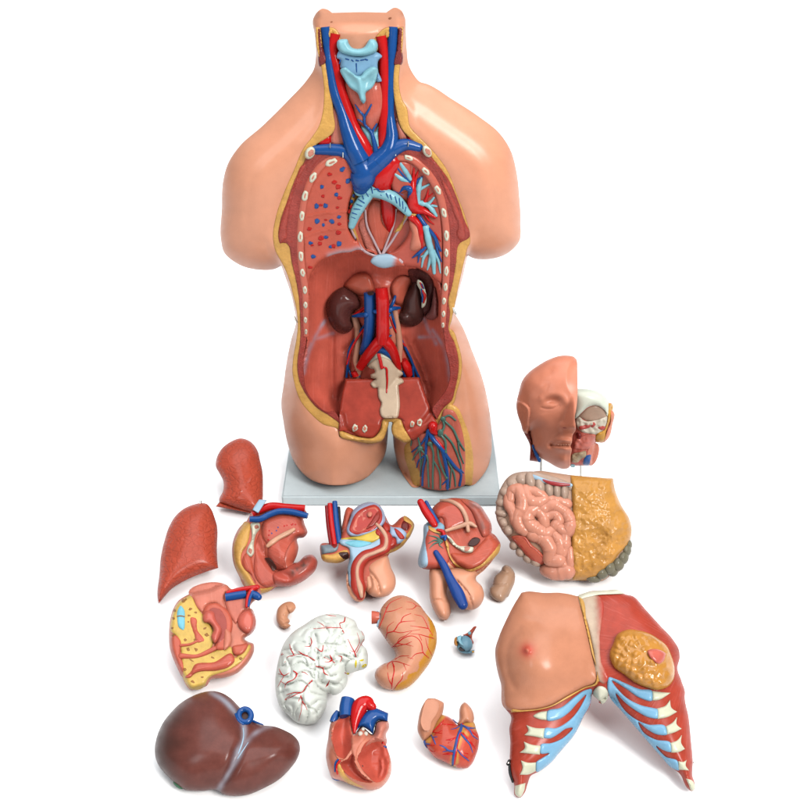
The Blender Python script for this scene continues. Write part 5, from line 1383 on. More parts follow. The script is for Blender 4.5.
# ------------------------------------------------------------------ pelvis pieces and chest plate
def pelvis_half():
    p = (220, 490, 7.619)
    t = Thing('pelvis_half', 'red pelvis half with yellow rim, white bone and curled tube, beside the lungs', 'pelvis model', (268, 592), elev=60, under=10)
    o = P(*p, "215,215 250,160 330,140 450,130 640,135 665,180 672,212! 635,220! 645,260 665,330 640,360 590,372 598,440 585,500 560,555! 600,545 645,503 700,493 742,540 732,600 680,660 600,712 500,737 430,738 390,765 310,788 250,790 210,742 150,650 110,560 95,460 105,380 150,290 200,240")
    t.solid('flesh_block', o, FLESH, T=17, R=9, TB=24, RB=16, res=1.6, extra=lambda X, sd: groove(X, [P(*p, "300,290 290,400 330,500 440,620 520,660")], 4, -5) + bump(X, 279, 553, 16, 14, 6))
    Hb = t.Hb
    t.patch('fat_layer', P(*p, "196,240 225,250 228,330 205,420 168,480 165,560 225,640 268,715 300,745 410,738 380,768 300,788 245,780 205,738 140,640 108,540 104,420 150,305"), FAT, Hb, rise=2.5, R=3)
    t.patch('skin_edge', P(*p, "196,238 150,300 108,400 100,480 118,570 155,650 215,740 200,740 145,655 105,565 92,470 100,390 145,290"), SKIN2, lambda X: Hb(X) - 1, rise=1.6, R=2)
    t.patch('gluteal_muscle', P(*p, "168,555 185,490 215,470 240,520 255,590 262,640 275,720 230,640 190,615"), MUSC, Hb, rise=3, R=4, fib=70)
    mf = mat('pelvic_muscle', (206, 104, 88), kind='fibre', rough=.32, mott=.1, amt=.7, coat=.15)
    t.patch('pelvic_wall', P(*p, "330,240 420,190 540,180 625,215 640,260 660,330 630,355 580,372 520,440 495,520 500,600 440,612 365,505 360,430 320,350"), mf, Hb, rise=3.5, R=6, fib=30, extra=lambda X, sd: bump(X, 284, 557, 9, 13, 5, -20) + groove(X, [P(*p, "580,375 510,450 490,520 500,600")], 1.2, 2))
    t.patch('levator_muscle', P(*p, "300,330 340,420 350,520 430,620 520,640 600,660 540,715 430,735 340,740 280,690 255,600 262,500 270,400"), mf, Hb, rise=3, R=5, fib=lambda X: np.stack([np.arctan2(X[:, 1] - 550, X[:, 0] - 300) * 40, np.hypot(X[:, 0] - 300, X[:, 1] - 550)], 1))
    tube = mat('curled_tube', (202, 98, 84), rough=.30, mott=.08, coat=.2, paint=(96, 78, 72))
    tl = P(*p, "440,665,7 520,655,9 600,625,10 655,580,10 692,545,7")
    gl = smooth(P(*p, "560,625 610,600 650,555 665,525"), False)
    to = P(*p, "400,640 490,600 560,560 600,545 645,503 700,493 742,540 732,600 680,660 600,712 500,737 420,720")
    t.sheet('curled_tube', to, tube, lambda X, sd: Hb(X) + 1 + 9 * prof(sd, 11), edge=lambda X: np.maximum(Hb(X) - 1, 0), res=1.2, paint=lambda X: .6 * np.exp(-(dist(X, gl, False) / 4.2) ** 2) * (1 + 1.4 * vnoise(X, 2.2, 3)))
    t.tubes('nerve_band', [P(*p, "365,425,2 385,408,2.6 450,362,2.6 520,325,2.6 562,300,1.8")], mat('band_beige', (226, 172, 142), rough=.3), base=lambda X: Hb(X) + 4, k=.5, flat=.7)
    t.sheet('slot', P(*p, "345,515 362,515 425,605 412,615 380,570"), mat('slot_dark', (84, 50, 44), rough=.4), lambda X, sd: Hb(X) + 4 + 0 * sd, edge=lambda X: Hb(X) + 3.6, res=1.2)
    b = t.patch('pubic_bone', P(*p, "235,255 270,245 302,252 306,290 275,340 258,420 256,490 235,512 204,490 210,440 238,380 240,310"), BONE, Hb, rise=4.5, R=3)
    for q in ("258,275 285,262 298,285 270,300", "215,470 225,440 245,450 235,490"):
        t.patch('marrow', P(*p, q), mat('marrow_pink', (206, 138, 120), kind='pebble', rough=.4, scale=2), lambda X: Hb(X) + 4, rise=1, R=1, parent=b)
    for i, (u, v, c) in enumerate(((395, 330, 0), (430, 310, 0), (442, 285, 0), (375, 310, 1), (372, 345, 1), (368, 380, 1), (510, 268, 1), (545, 265, 1), (555, 258, 1), (575, 262, 1), (490, 275, 1))):
        t.patch('vessel_section', oval(220 + u / 7.619, 490 + v / 7.619, 1.2, 1.2, wob=.2, seed=i), RED if c else BLUE, lambda X: Hb(X) + 3, rise=1, R=.8, res=.7)
    t.tubes('artery', [P(*p, "245,185,2.6 310,150,3.6 380,125,4 500,132,3.9 600,138,3.7 648,140,3.6")], RED, base=22, k=0, ends='flat', sides=14)
    t.tubes('vein', [P(*p, "228,222,3 300,222,3.2 370,190,3.2 440,165,3.2 530,165,3.3 610,182,3.1 668,198,3")], BLUE, base=24, k=0, ends='flat', sides=14)
    t.sheet('ligament_plate', P(*p, "245,150! 298,72! 357,76! 292,178!"), PALEB, lambda X, sd: 28 + 1.5 * prof(sd, 1.2), edge=lambda X: 27 + 0 * X[:, 0], back=lambda X, sd: 10 + 0 * sd, res=1.5)


def male_section():
    p = (310, 490, 6.154)
    t = Thing('pelvis_section', 'male pelvis slice with pale rimmed bladder, blue and red vessels at its left', 'pelvis model', (360, 601), elev=62, under=10)
    o = P(*p, "65,335 160,320 200,240 235,200 265,125 320,88 385,75 430,95 460,150 500,215 575,163 640,212 628,262 580,330 490,390 475,425 500,480 525,540 522,600 490,642 430,662 380,652 345,625 342,655 318,686 280,682 242,640 225,580 232,480 235,420 200,440 140,450 75,430 65,395")
    t.solid('flesh_block', o, MUSC, T=15, R=6, TB=22, RB=12, res=1.5)
    Hb = t.Hb
    plate = mat('grey_plate', (138, 150, 158), rough=.4, mott=.08)
    t.patch('cut_plate', P(*p, "65,340! 150,330! 172,312 172,365 70,398!"), plate, Hb, rise=2.5, R=2)
    t.patch('fat_layer', P(*p, "68,402 130,396 235,375 240,405 205,440 140,450 75,430"), FAT, Hb, rise=2, R=3)
    t.patch('muscle_cut', P(*p, "130,340 165,320 170,345 150,360"), mat('cut_red', (150, 56, 52), rough=.35), lambda X: Hb(X) + 2, rise=1, R=1)
    t.patch('hollow', P(*p, "175,390 235,385 232,425 205,425"), DARK, lambda X: Hb(X) + 2, rise=.6, R=2)  # raised dark patch, shade of a hollow put into colour
    # scrotum and shaft skin
    t.sheet('scrotum', P(*p, "335,520 345,465 385,425 470,398 500,480 526,540 523,600 490,643 430,662 380,652 345,622"), SKIN, lambda X, sd: 6 + 15 * prof(sd, 15) + groove(X, [P(*p, "350,480 370,540 375,600 355,630"), P(*p, "340,480 410,560 430,630")], 1.6, -2.5), edge=Z0, res=1.3)
    t.sheet('shaft_skin', P(*p, "230,490 248,590 285,520 300,450 330,470 320,540 335,590 343,650 318,687 280,683 242,642 224,585"), SKIN, lambda X, sd: 10 + 6 * prof(sd, 6), edge=Z0, res=1.3)
    t.patch('fascia', P(*p, "170,312 250,300 380,320 440,288 452,330 400,372 330,392 290,422 272,470 276,590 255,602 236,560 231,480 246,400 240,362 190,335"), PALEB, lambda X: Hb(X) + 1, rise=3, R=3)
    t.patch('symphysis', P(*p, "213,325 290,308 380,328 320,352 250,347"), mat('symphysis_blue', (136, 204, 222), rough=.3), lambda X: Hb(X) + 4, rise=1, R=2)
    t.patch('fat_pad', P(*p, "168,305 300,280 430,248 442,290 395,322 250,308"), mat('yellow_fat', (228, 196, 92), rough=.36, mott=.12), lambda X: Hb(X) + 1, rise=3.5, R=3)
    t.patch('bladder_coat', P(*p, "228,262 235,200 262,128 312,88 382,75 424,92 456,135 464,185 432,235 362,272 290,288 245,282"), mat('coat_lavender', (184, 196, 224), rough=.3, mott=.05), Hb, rise=5, R=3)
    bl = P(*p, "243,255 252,195 282,140 340,102 400,90 442,132 444,190 404,238 335,265 280,275")
    t.patch('bladder_wall', bl, mat('bladder_red', (194, 74, 66), rough=.3, mott=.1), lambda X: Hb(X) + 4.5, rise=1.5, R=2)
    bc = P(*p, "262,245 275,190 310,140 360,112 405,105 428,140 405,190 350,240 300,262")
    t.patch('bladder_lining', bc, mat('bladder_pink', (214, 116, 98), rough=.26, mott=.14, coat=.4), lambda X: Hb(X) + 6.4, rise=.6, R=2, extra=lambda X, sd: (3 * vnoise(X, 5, 4) + 1.6 * vnoise(X, 2.5, 5) - 1.5) * sstep(sd, 0, 4))
    t.ball('ureter_mouth', 310 + 368 / 6.154, 490 + 150 / 6.154, 2.4, 2.8, 1.6, FLESHP, h=23, rot=20)
    t.patch('bladder_painted_shade', P(*p, "378,190 425,130 432,165 405,205 345,240"), mat('bladder_shade_paint', (160, 64, 56), rough=.3), lambda X: Hb(X) + 7.2, rise=1.2, R=2)  # darker patch paints in the shaded side of the bladder hollow
    er = mat('erectile_red', (186, 66, 56), rough=.3, mott=.08)
    t.tubes('urethral_wall', [P(*p, "430,255,5 468,300,7 462,350,6.4 400,385,5.6 335,412,6.4 298,460,6.6 290,540,6.6 300,610,7 310,655,4")], er, base=lambda X: Hb(X) + 1, k=.2, flat=.7, sides=14)
    t.tubes('urethra', [P(*p, "405,205,1.4 440,240,2 470,300,2.2 462,350,2.1 400,385,2 335,412,2 298,460,2 292,540,2 308,600,3 318,655,1.6")], mat('urethra_beige', (220, 172, 146), rough=.3), base=lambda X: Hb(X) + 5.5, k=.3, flat=.7)
    t.patch('prostate', P(*p, "448,215 470,200 492,212 490,250 462,262"), er, lambda X: Hb(X) + 2, rise=3, R=3)
    t.patch('prostate', P(*p, "470,295 525,298 532,340 500,368 468,345"), er, lambda X: Hb(X) + 2, rise=3, R=3)
    t.patch('prostate', P(*p, "400,255 430,245 435,285 412,280"), er, lambda X: Hb(X) + 4, rise=2, R=3)
    t.patch('rectal_fascia', P(*p, "465,185 500,225 560,235 595,270 560,325 535,332 525,295 492,285 490,240"), mat('rectal_lavender', (176, 196, 222), rough=.32), lambda X: Hb(X) + 1, rise=2.5, R=3)
    t.patch('rectal_muscle', P(*p, "520,235 550,250 580,300 560,305 535,280"), er, lambda X: Hb(X) + 3.5, rise=1.5, R=2)
    t.patch('fat_layer', P(*p, "575,163 642,212 628,262 600,300 585,290 605,255 622,222 575,182"), FAT, Hb, rise=2.5, R=2)
    t.patch('fat_layer', P(*p, "600,300 582,332 490,390 440,402 490,365 545,340 580,300"), FAT, Hb, rise=2.5, R=2)
    t.patch('rectum_hollow', P(*p, "575,188 615,222 600,250 560,235"), mat('rectum_dark', (120, 44, 40), rough=.4), Hb, rise=1.2, R=2)
    # vessels standing at the left
    dk = mat('dark_red_vessel', (150, 40, 44), rough=.3)
    t.tubes('vein', [P(*p, "103,100,2.2 112,200,2.4 132,345,2.2")], dk, base=10, k=0, ends='flat')
    t.tubes('artery', [P(*p, "122,85,2.6 132,200,3 152,340,2.8")], RED, base=12, k=0, ends='flat')
    t.tubes('vein', [P(*p, "152,72,2.6 160,180,3 180,330,2.8")], BLUE, base=12, k=0, ends='flat')
    t.tubes('dark_cord', [P(*p, "177,105,1.6 180,180,1.8 194,310,1.4")], mat('cord_black', (30, 32, 40), rough=.3), base=9, k=0, ends='flat')
    t.solid('muscle_flap', P(*p, "240,105 262,115 245,200 235,260 190,300 200,200"), MUSC, T=8, R=5, TB=6, fib=80)


def male_half():
    p = (410, 490, 6.154)
    t = Thing('pelvis_half', 'male pelvis half with a dangling blue cord and red rectum bulge, between slice and bowels', 'pelvis model', (455, 617), elev=62, under=10)
    # skin of shaft and scrotum
    t.solid('shaft', P(*p, "130,480 120,590 125,680 152,750 190,795 225,800 246,770 246,700 228,640 232,590 250,540 220,480"), SKIN, T=15, R=9, TB=10, res=1.2, extra=lambda X, sd: groove(X, [P(*p, "130,685 180,672 240,690")], .8, -1.4))
    t.solid('scrotum', P(*p, "200,480 300,470 420,500 405,550 440,590 456,650 432,710 385,738 335,732 290,690 250,610 230,560"), SKIN, T=18, R=14, TB=12, res=1.3, extra=lambda X, sd: groove(X, [P(*p, "290,560 360,640 390,735")], 1.0, -2.0))
    o = P(*p, "180,72 250,50 330,55 420,85 470,150 500,210 502,262 556,330 545,375 500,440 430,505 360,510 300,480 240,500 190,492 130,490 75,480 80,300 100,205 150,200 130,130")
    t.solid('flesh_block', o, MUSC, T=17, R=8, TB=22, RB=14, res=1.5, fib=60)
    Hb = t.Hb
    t.patch('bladder_dome', P(*p, "180,75 240,55 310,75 345,130 350,200 300,230 225,250 190,170 150,190 140,135"), mat('dome_red', (204, 98, 82), kind='fibre', rough=.26, coat=.3, amt=.5), Hb, rise=4, R=8, fib=20)
    rb = mat('rectum_bulge', (206, 108, 92), rough=.28, mott=.1, coat=.2, paint=(110, 92, 86))
    gl = smooth(P(*p, "380,90 420,120 440,170 450,230"), False)
    t.patch('rectum_bulge', P(*p, "310,55 420,85 470,150 501,212 500,262 450,290 425,250 405,200 375,130"), rb, Hb, rise=6, R=10, paint=lambda X: .5 * np.exp(-(dist(X, gl, False) / 4.5) ** 2) * (1 + vnoise(X, 2.5, 3)), extra=lambda X, sd: .5 * vnoise(X, 4, 3))
    t.patch('gluteal_muscle', P(*p, "250,392 370,388 440,320 500,265 556,330 420,470 360,492 290,452"), MUSC, Hb, rise=3, R=5, fib=-15)
    t.patch('fat_layer', P(*p, "215,300 232,320 248,400 292,460 360,488 420,468 556,340 552,372 500,432 410,492 360,512 300,485 245,420 222,350"), FAT, lambda X: Hb(X) + 1, rise=2.5, R=2)
    t.patch('skin_fold', P(*p, "220,430 290,490 360,514 420,494 545,380 500,445 430,515 380,545 300,530 240,500"), SKIN, Hb, rise=2, R=4)
    pt = mat('plate_flesh', (206, 100, 84), rough=.34, mott=.1)
    t.patch('cut_muscle_plate', P(*p, "98,215 205,250 215,330 240,440 192,492 130,492 76,482 84,300"), pt, Hb, rise=3, R=3)
    t.patch('plate_edge', P(*p, "98,210 112,218 98,300 88,480 74,480 80,300"), PALEB, lambda X: Hb(X) + 1.5, rise=2, R=1.2)
    t.patch('plate_top', P(*p, "98,208 140,190 212,226 210,248 112,222"), mat('plate_blue', (146, 184, 204), rough=.34), lambda X: Hb(X) + 3, rise=2, R=1.5)
    t.patch('fat_strip', P(*p, "112,222 205,242 208,256 112,232"), FAT, lambda X: Hb(X) + 3.5, rise=1.2, R=1)
    b = t.patch('pubic_bone', P(*p, "222,272 248,290 300,342 350,345 392,354 386,380 340,386 300,366 240,312"), BONE, Hb, rise=5, R=2.5)
    t.patch('marrow', P(*p, "335,350 372,355 360,375 335,376"), mat('marrow_pink', (206, 138, 120), kind='pebble', rough=.4, scale=2), lambda X: Hb(X) + 4.6, rise=.8, R=1, parent=b)
    bg = mat('duct_beige', (224, 174, 148), rough=.28, coat=.2)
    t.tubes('duct', [P(*p, "190,64,1.5 250,70,2.2 310,105,2.4 342,160,2.4 358,250,2.0")], bg, base=lambda X: Hb(X) + 3.5, k=.5)
    t.tubes('duct', [P(*p, "222,250,1.6 300,226,2.2 375,208,2.4 405,225,1.4")], bg, base=lambda X: Hb(X) + 3.5, k=.5)
    t.sheet('hollow', P(*p, "358,338 375,305 400,290 432,305 420,330 390,346"), DARK, lambda X, sd: Hb(X) + 3.5 + 0 * sd, edge=lambda X: Hb(X) + 2, res=1.2)  # dark sheet over the flesh, painted as a shaded cavity
    t.tubes('artery', [P(*p, "65,75,3.6 95,130,4.2 130,180,4.2 152,215,3.4")], RED, base=20, k=0, ends='round', sides=14)
    t.tubes('vein', [P(*p, "100,75,1.9 130,130,2.2 172,200,2")], BLUE, base=18, k=0, ends='round')
    t.tubes('artery', [P(*p, "170,245,1.4 200,255,2 212,285,1.6")], RED, base=lambda X: Hb(X) + 5, k=.4)
    t.tubes('vein', [P(*p, "195,290,1.6 218,285,1.8 215,305,1.4")], BLUE, base=lambda X: Hb(X) + 5, k=.4)
    t.tubes('lymph_fan', [P(*p, q) for q in ("195,315,1.6 160,290,.9 115,280,.3", "195,315,1.4 150,310,.8 112,330,.3", "195,318,1.2 150,330,.8 120,358,.3", "195,318,1.2 180,335,.8 205,360,.3", "195,300,1 180,275,.6 150,262,.3")], GREEN, base=lambda X: Hb(X) + 3, k=.4)
    cord = mat('cord_blue', (24, 74, 150), kind='fibre', rough=.28, mott=.1, amt=.8)
    t.tubes('spermatic_cord', [P(*p, "160,385,2.8 200,450,3.8 250,555,4.8 295,640,6.4 325,705,5.2")], cord, base=21, k=0, flat=.8, sides=14)


def female_section():
    p = (160, 575, 5.333)
    t = Thing('pelvis_section', 'female pelvis slice with yellow spotted fat and a blue oval, beside the fetus', 'pelvis model', (190, 689), elev=66, under=10)
    o = P(*p, "100,135 130,115 160,100 250,80 360,55 374,70 455,72 527,56 533,120 500,142 482,165 510,220 510,280 490,312 452,342 472,356 497,366 502,400 490,435 450,490 400,530 330,550 270,560 250,590 210,605 160,612 140,590 120,545 80,470 55,400 48,300 55,230 70,180")
    ft = mat('slice_fat', (228, 190, 106), rough=.36, mott=.14, kind='fat', amt=.7)
    t.solid('fat_block', o, FLESHP, T=17, R=5, TB=22, RB=14, res=1.6)
    Hb = t.Hb
    t.patch('fat_face', P(*p, "105,140 135,120 158,108 195,165 230,215 270,265 290,340 275,400 380,385 400,440 460,370 478,372 440,455 380,500 250,565 240,592 165,608 142,585 120,540 110,400 80,320 58,300 60,240 75,185"), ft, Hb, rise=2.2, R=3, sink=0)
    t.patch('skin_edge', P(*p, "58,330 85,320 108,340 112,430 128,480 122,545 85,480 58,400"), FLESH, lambda X: Hb(X) + 1, rise=2.5, R=4)
    t.patch('peritoneum', P(*p, "155,105 360,58 372,72 348,100 345,190 290,150 250,160 225,200 200,180 175,130"), mat('peritoneum_paint', (220, 132, 112), kind='fibre', rough=.3, amt=.6, coat=.2), Hb, rise=2.5, R=4, fib=85)
    sh = P(*p, "222,200 250,160 300,148 355,180 385,240 375,330 350,400 320,370 350,280 325,210 285,190 250,240")
    t.patch('uterus_wall', P(*p, "225,205 250,160 300,148 355,180 386,240 376,330 348,402 290,395 295,340 275,270 235,250"), FLESH, Hb, rise=4, R=4)
    t.patch('uterus_shade_patch', P(*p, "245,205 275,172 320,178 355,230 358,300 335,350 305,370 310,300"), mat('uterus_shade_paint', (176, 84, 74), rough=.3), lambda X: Hb(X) + 3.6, rise=.8, R=2)  # raised darker patch, the recess shade is put into its colour
    t.sheet('bladder', P(*p, "226,222 250,190 285,195 300,240 330,290 318,330 292,365 272,330 285,290 262,258 235,252"), mat('bladder_coral', (214, 110, 96), rough=.24, mott=.06, coat=.4), lambda X, sd: Hb(X) + 4 + 7 * prof(sd, 7), edge=lambda X: Hb(X) + 3, res=1.2)
    t.patch('pelvic_side_wall', P(*p, "345,100 450,80 480,165 440,200 400,260 385,240 350,170"), mat('side_wall_paint', (214, 124, 106), kind='fibre', rough=.3, amt=.6, coat=.2), Hb, rise=2.5, R=4, fib=80)
    t.sheet('ovary', P(*p, "415,230 450,190 485,178 510,222 508,285 480,318 440,300 415,270"), mat('ovary_coral', (222, 116, 100), rough=.24, mott=.06, coat=.4), lambda X, sd: Hb(X) + 9 * prof(sd, 9), edge=lambda X: Hb(X) - 1, res=1.2)
    t.patch('symphysis', P(*p, "110,162 128,180 134,230 122,295 104,285 90,235 94,185"), mat('symphysis_blue', (136, 204, 222), rough=.3), lambda X: Hb(X) + 2, rise=1.6, R=2)
    t.tubes('symphysis_seam', [P(*p, "92,220,.5 110,218,.7 130,222,.5")], mat('brown_spot', (164, 112, 62), rough=.45), base=lambda X: Hb(X) + 3.6, k=.1)
    t.patch('clitoral_body', P(*p, "168,222 190,228 200,290 236,352 205,362 178,310"), FLESH, lambda X: Hb(X) + 2, rise=1.4, R=2, extra=lambda X, sd: 1.2 * vnoise(X, 1.8, 2))
    t.tubes('urethra', [P(*p, "110,376,1.6 160,370,1.4 200,352,1.2")], FLESH, base=lambda X: Hb(X) + 2, k=.2)
    t.tubes('vagina', [P(*p, "112,432,3 200,432,2 260,408,2.6 290,392,2.6")], FLESH, base=lambda X: Hb(X) + 2, k=.1, flat=.7)
    t.patch('rectum', P(*p, "132,548 165,512 180,482 290,462 385,420 400,455 370,490 320,508 190,525 150,552"), mat('rectum_paint', (204, 102, 84), kind='fibre', rough=.3, coat=.2), lambda X: Hb(X) + 2, rise=3.5, R=6, fib=-12)
    t.patch('rectum', P(*p, "385,385 440,368 470,362 460,400 420,430 395,425"), FLESH, lambda X: Hb(X) + 2, rise=3, R=4)
    t.patch('uterus_neck', P(*p, "350,285 372,300 370,380 345,402 340,330"), FLESHP, lambda X: Hb(X) + 3, rise=3, R=3)
    sp = mat('brown_spot', (164, 112, 62), rough=.45, mott=.15)
    for i, (u, v, a, b) in enumerate(((132, 135, 20, 9), (162, 182, 14, 10), (155, 216, 12, 8), (190, 200, 12, 8), (78, 190, 9, 8), (72, 232, 8, 10), (66, 282, 9, 8), (70, 322, 7, 8), (135, 345, 12, 10), (250, 318, 14, 12), (240, 285, 12, 8), (150, 397, 12, 14), (193, 398, 12, 14), (280, 440, 12, 8), (168, 455, 16, 6), (133, 505, 10, 12), (322, 385, 14, 8), (430, 445, 10, 12), (225, 545, 10, 8), (175, 570, 14, 9), (152, 250, 8, 8), (185, 345, 9, 9))):
        t.patch('fat_spot', oval(160 + u / 5.333, 575 + v / 5.333, a / 5.333, b / 5.333, 15 * (i % 5) - 30, wob=.25, seed=i), sp, lambda X: Hb(X) + 1.8, rise=.8, R=1.2, res=.8)
    t.tubes('artery', [P(*p, "355,95,2 420,80,2.6 480,72,3 522,68,3.4")], RED, base=21, k=0, ends='flat')
    t.tubes('vein', [P(*p, "350,120,4.2 400,112,4.4 460,102,4.2")], BLUE, base=20, k=0, ends='flat', sides=14)
    t.tubes('vein', [P(*p, "490,100,3.6 515,112,4.2 525,118,3.6")], BLUE, base=23, k=0, sides=14)
    t.tubes('artery', [P(*p, "462,168,1.5 468,120,1.9 490,80,2.2 520,66,2.4")], RED, base=25, k=0)
    t.tubes('vein', [P(*p, "472,165,1.2 480,125,1.6 495,90,1.8")], BLUE, base=25.5, k=0)


def chest_plate():
    A, B, C, D = (490, 585, 7.273), (580, 585, 7.273), (500, 680, 6.664), (595, 680, 6.664)
    t = Thing('chest_plate', 'chest shell with one bare breast side and one muscle side over blue ribs', 'chest plate', (519, 796), elev=62, under=4)
    o = cat(P(*A, "228,55! 260,48 400,57 500,56 570,65 640,80 690,58 730,46"), P(*B, "130,42 200,38 280,36 325,65 380,78 480,180 580,290 680,400 720,470 726,530 710,600 740,700 765,790"),
            P(*D, "600,100 625,250 640,400 652,550 650,640 665,690 663,730 645,742 620,725 560,620 520,590 440,510 300,350 180,210 95,105 80,110 48,160 25,150"),
            P(*C, "720,110 685,160 650,130 615,95 600,170 560,240 500,360 400,480 330,560 260,610 205,640 185,690 165,750 130,785 100,770 95,700 75,640 65,550 68,400 62,330 72,240 35,190 5,20"), P(*A, "60,650 38,520 38,470 60,390 110,270 170,150"))
    so = smooth(o)
    red = mat('pectoral_red', (184, 74, 58), kind='fibre', rough=.33, mott=.10, amt=.7)

    def ex(X, sd):
        return 6 * np.exp(-((X[:, 0] - 530) / 30) ** 2 - ((X[:, 1] - 640) / 34) ** 2) + 5 * np.exp(-((X[:, 0] - 655) / 26) ** 2 - ((X[:, 1] - 650) / 40) ** 2) - 4 * np.exp(-((X[:, 0] - 592) / 8) ** 2)
    t.solid('muscle_shell', o, red, T=26, R=36, TB=-3, RB=9, res=1.8, extra=ex, fib=lambda X: np.stack([np.hypot(X[:, 0] - 690, X[:, 1] - 650), np.arctan2(X[:, 1] - 650, X[:, 0] - 690) * 60], 1))
    Hb = t.Hb
    skin = mat('breast_skin', (212, 146, 116), rough=.36, mott=.05, paint=(208, 84, 72))
    sko = cat(P(*A, "228,55! 260,48 400,57 500,56 570,65 640,82! 690,260 740,480 783,680!"), P(*C, "640,15 560,50 450,110 330,175 250,195 150,205 75,208! 35,190 5,20"), P(*A, "60,650 38,520 38,470 60,390 110,270 170,150"))
    nu, nv = 490 + 272 / 7.273, 585 + 475 / 7.273

    def bre(X, sd=None):
        r = np.hypot((X[:, 0] - 543) / 33, (X[:, 1] - 658) / 34)
        h = 20 * np.exp(-r ** 2.6 * 1.1) + groove(X, [P(*A, "215,320 150,400 122,520 135,650 175,745")], 3.5, -1.2)
        return h + bump(X, nu, nv, 4, 4, 2.4) + bump(X, nu, nv, 2, 2, 3.2) - bump(X, 533, 622, 9, 4, 2.0, 20) + bump(X, 575, 610, 25, 10, 2)
    t.patch('breast_skin', sko, skin, lambda X: Hb(X) + .5, rise=3.2, R=4, extra=lambda X, sd: bre(X) * sstep(sd, 0, 5), res=1.5, paint=lambda X: 1.0 * np.exp(-(np.hypot(X[:, 0] - nu, X[:, 1] - nv) / 7.2) ** 2) * (1 - .6 * np.exp(-(np.hypot(X[:, 0] - nu, X[:, 1] - nv) / 1.8) ** 2)))
    t.patch('fat_edge', cat(P(*A, "640,82! 652,86 705,270 752,480 796,700!"), P(*C, "655,12 650,25 570,55 460,118 335,182 250,202 150,212 72,216! 72,202 150,200 250,192 330,172 450,106 560,48 636,14"), P(*A, "775,670 735,480 685,260")), FAT, lambda X: Hb(X) + 1, rise=4.0, R=1.5)
    # sternum
    st = mat('sternum_pale', (206, 184, 162), rough=.4, mott=.1, paint=(190, 78, 66))
    so2 = P(*A, "645,85 690,62 750,60 790,80 800,400 810,560 860,700 830,720 798,705 752,480 705,270")
    t.patch('sternum', cat(so2), st, lambda X: Hb(X) + .3, rise=1.6, R=3, paint=lambda X: sstep(X[:, 0] - (596.5 + (X[:, 1] - 597) * .06) + 2 * vnoise(X, 2, 1), -5, 6))
    t.patch('clavicle_edge', cat(P(*A, "642,80 690,57 730,45"), P(*B, "130,41 200,37 280,35 322,60 250,68 130,75 50,92 0,100")), BONE, lambda X: Hb(X) + 1, rise=3.5, R=3)
    t.patch('xiphoid', cat(P(*C, "625,70 660,40 700,50 722,90 720,112 684,160 650,130 618,95")), BONE, lambda X: Hb(X) + .5, rise=3.5, R=3)
    # mammary gland
    go = P(*B, "215,500 240,430 270,360 340,325 420,328 500,350 570,390 630,440 668,520 688,600 680,690 640,740 570,765 480,745 400,710 320,650 250,600")
    gs = smooth(go)
    pts = np.array([[580 + x / 7.273, 585 + y / 7.273] for x, y in ((300, 380), (355, 380), (320, 420), (370, 425), (420, 370), (470, 365), (440, 410), (500, 400), (560, 410), (275, 440), (270, 490), (310, 500), (250, 530), (350, 470), (400, 500), (290, 560), (340, 560), (390, 560), (330, 600), (390, 620), (440, 560), (470, 620), (430, 680), (480, 680), (520, 560), (550, 620), (540, 700), (590, 660), (620, 600), (600, 720), (650, 660), (580, 560), (400, 440), (460, 460), (620, 520))])

    def gl(X, sd):
        Xw = X + 3.2 * np.stack([vnoise(X, 5, 1), vnoise(X, 5, 2)], 1)
        d = np.sqrt(((Xw[:, None, :] - pts[None]) ** 2).sum(2))
        d.sort(1)
        return 15 * prof(sd, 30) + (2.8 * np.exp(-(d[:, 0] / 3.0) ** 2) + .9 * vnoise(X, 2.6, 4) + 1.2 * vnoise(X, 6, 5)) * sstep(sd, 0, 3)
    t.patch('mammary_gland', go, mat('gland_amber', (206, 144, 70), rough=.22, mott=.1, coat=.5), lambda X: Hb(X) + .5, rise=1.5, R=2.5, extra=gl, res=1.1)
    Hg = lambda X: Hb(X) + 2 + gl(X, np.where(inside(X, gs), softdist(X, gs), 0))
    t.patch('areola', P(*B, "490,480 530,465 590,475 625,500 610,550 575,575 530,550 500,515"), mat('areola_pink', (212, 110, 96), rough=.24, coat=.4), lambda X: Hb(X) + 3.6 + 15 * prof(np.where(inside(X, gs), softdist(X, gs), 0), 30), rise=3.2, R=4, res=1)
    # ribs: cartilage and bone
    car = mat('rib_cartilage', (140, 190, 222), rough=.26, mott=.06, coat=.3)
    rb = mat('rib_bone', (222, 222, 196), rough=.34, mott=.05, coat=.15)
    cl = ["315,208 400,185 500,110 560,70 610,60 612,110 600,170 560,240 500,360 400,480 330,560 240,608 238,575 240,550 280,520 325,490 270,490 272,430 340,420 420,385 480,318 440,325 390,360 330,390 292,385 300,322 370,320 460,270 540,170 572,100 520,150 450,225 390,262 312,268"]
    for q in cl:
        t.patch('costal_cartilage', P(*C, q), car, lambda X: Hb(X) + .6, rise=2.4, R=3.2, res=1.3)
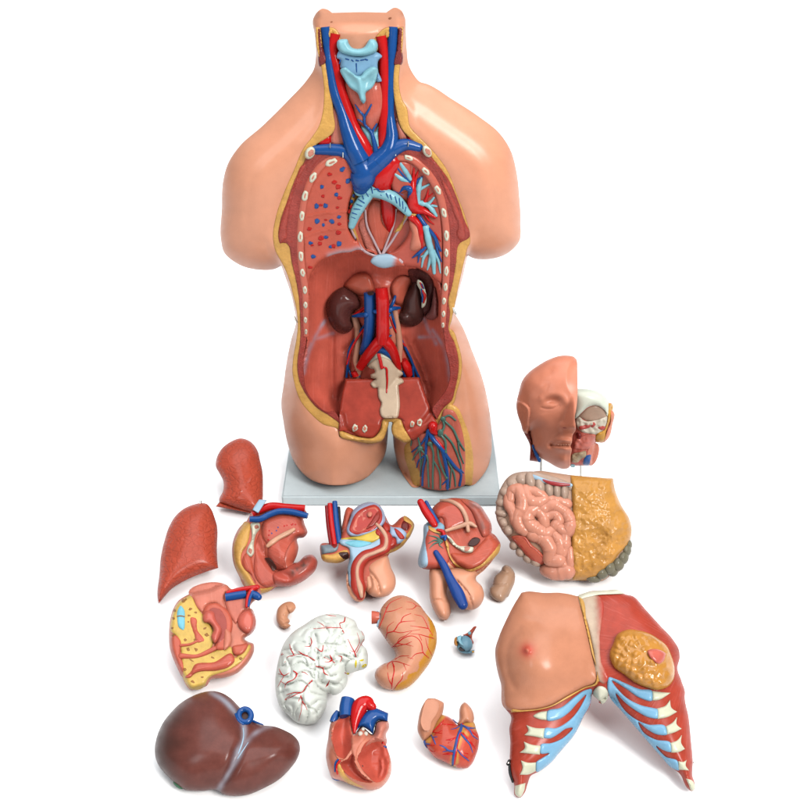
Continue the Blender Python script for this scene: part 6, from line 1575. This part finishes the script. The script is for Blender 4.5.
    for q in ("222,240 260,215 314,206! 312,268! 262,262", "175,300! 230,318 300,322! 293,392! 230,378 160,368! 188,338", "158,410! 210,430 276,438! 265,498! 200,492 130,484! 165,452", "138,535! 185,550 242,548! 238,608! 190,630 132,632! 150,585"):
        t.patch('rib_bone', P(*C, q), rb, lambda X: Hb(X) + .6, rise=2.4, R=2.5, res=1.2)
    cr = ["95,-20 130,-10 200,20 300,60 380,72 380,138 300,120 210,60 115,5 200,110 300,165 400,188 418,192 420,255 360,250 290,215 200,150 140,90 180,180 270,260 350,295 470,310 482,362 420,365 350,330 290,282 320,345 400,395 505,420 508,480 460,470 410,440 470,510 550,540 558,604 520,590 440,510 300,350 180,210 95,105 82,40"]
    for q in cr:
        t.patch('costal_cartilage', P(*D, q), car, lambda X: Hb(X) + .6, rise=2.4, R=3.0, res=1.3)
    for q in ("380,72! 440,80 505,85! 470,110 430,132 382,138!", "412,190! 470,170 500,130! 510,185 548,212! 490,245 415,262!", "470,310! 520,280 548,242! 545,295 578,325! 530,350 478,365!", "500,420! 550,400 580,360! 575,420 600,460! 560,480 508,485!", "555,540! 590,545 612,530! 605,570 628,604! 590,600 553,598!"):
        t.patch('rib_bone', P(*D, q), rb, lambda X: Hb(X) + .6, rise=2.4, R=2.5, res=1.2)
    t.patch('rib_tip', P(*C, "100,705! 170,685! 160,740 130,782 104,765"), rb, lambda X: Hb(X) + .5, rise=1.8, R=2, res=1)
    t.patch('rib_tip', P(*D, "605,655! 650,672 664,700 660,732 645,738 625,700"), rb, lambda X: Hb(X) + .5, rise=1.8, R=2, res=1)
    bk = mat('clip_black', (26, 26, 28), rough=.35)
    t.tubes('catch', [P(*C, "52,560,1.6 62,540,1.6"), ], bk, base=5, k=0)
    t.tubes('catch_strap', [P(*C, "62,560,1.2 68,620,1.5 85,678,1.2")], bk, base=5, k=0, flat=.6)
    t.ball('catch_stud', 508.6, 762.8, 1.2, 1.2, 1.2, STEEL, h=8)
    t.ball('catch_stud', 694.3, 762.4, 1.3, 1.5, 1.2, STEEL, h=5)


pelvis_half()
male_section()
male_half()
female_section()
chest_plate()
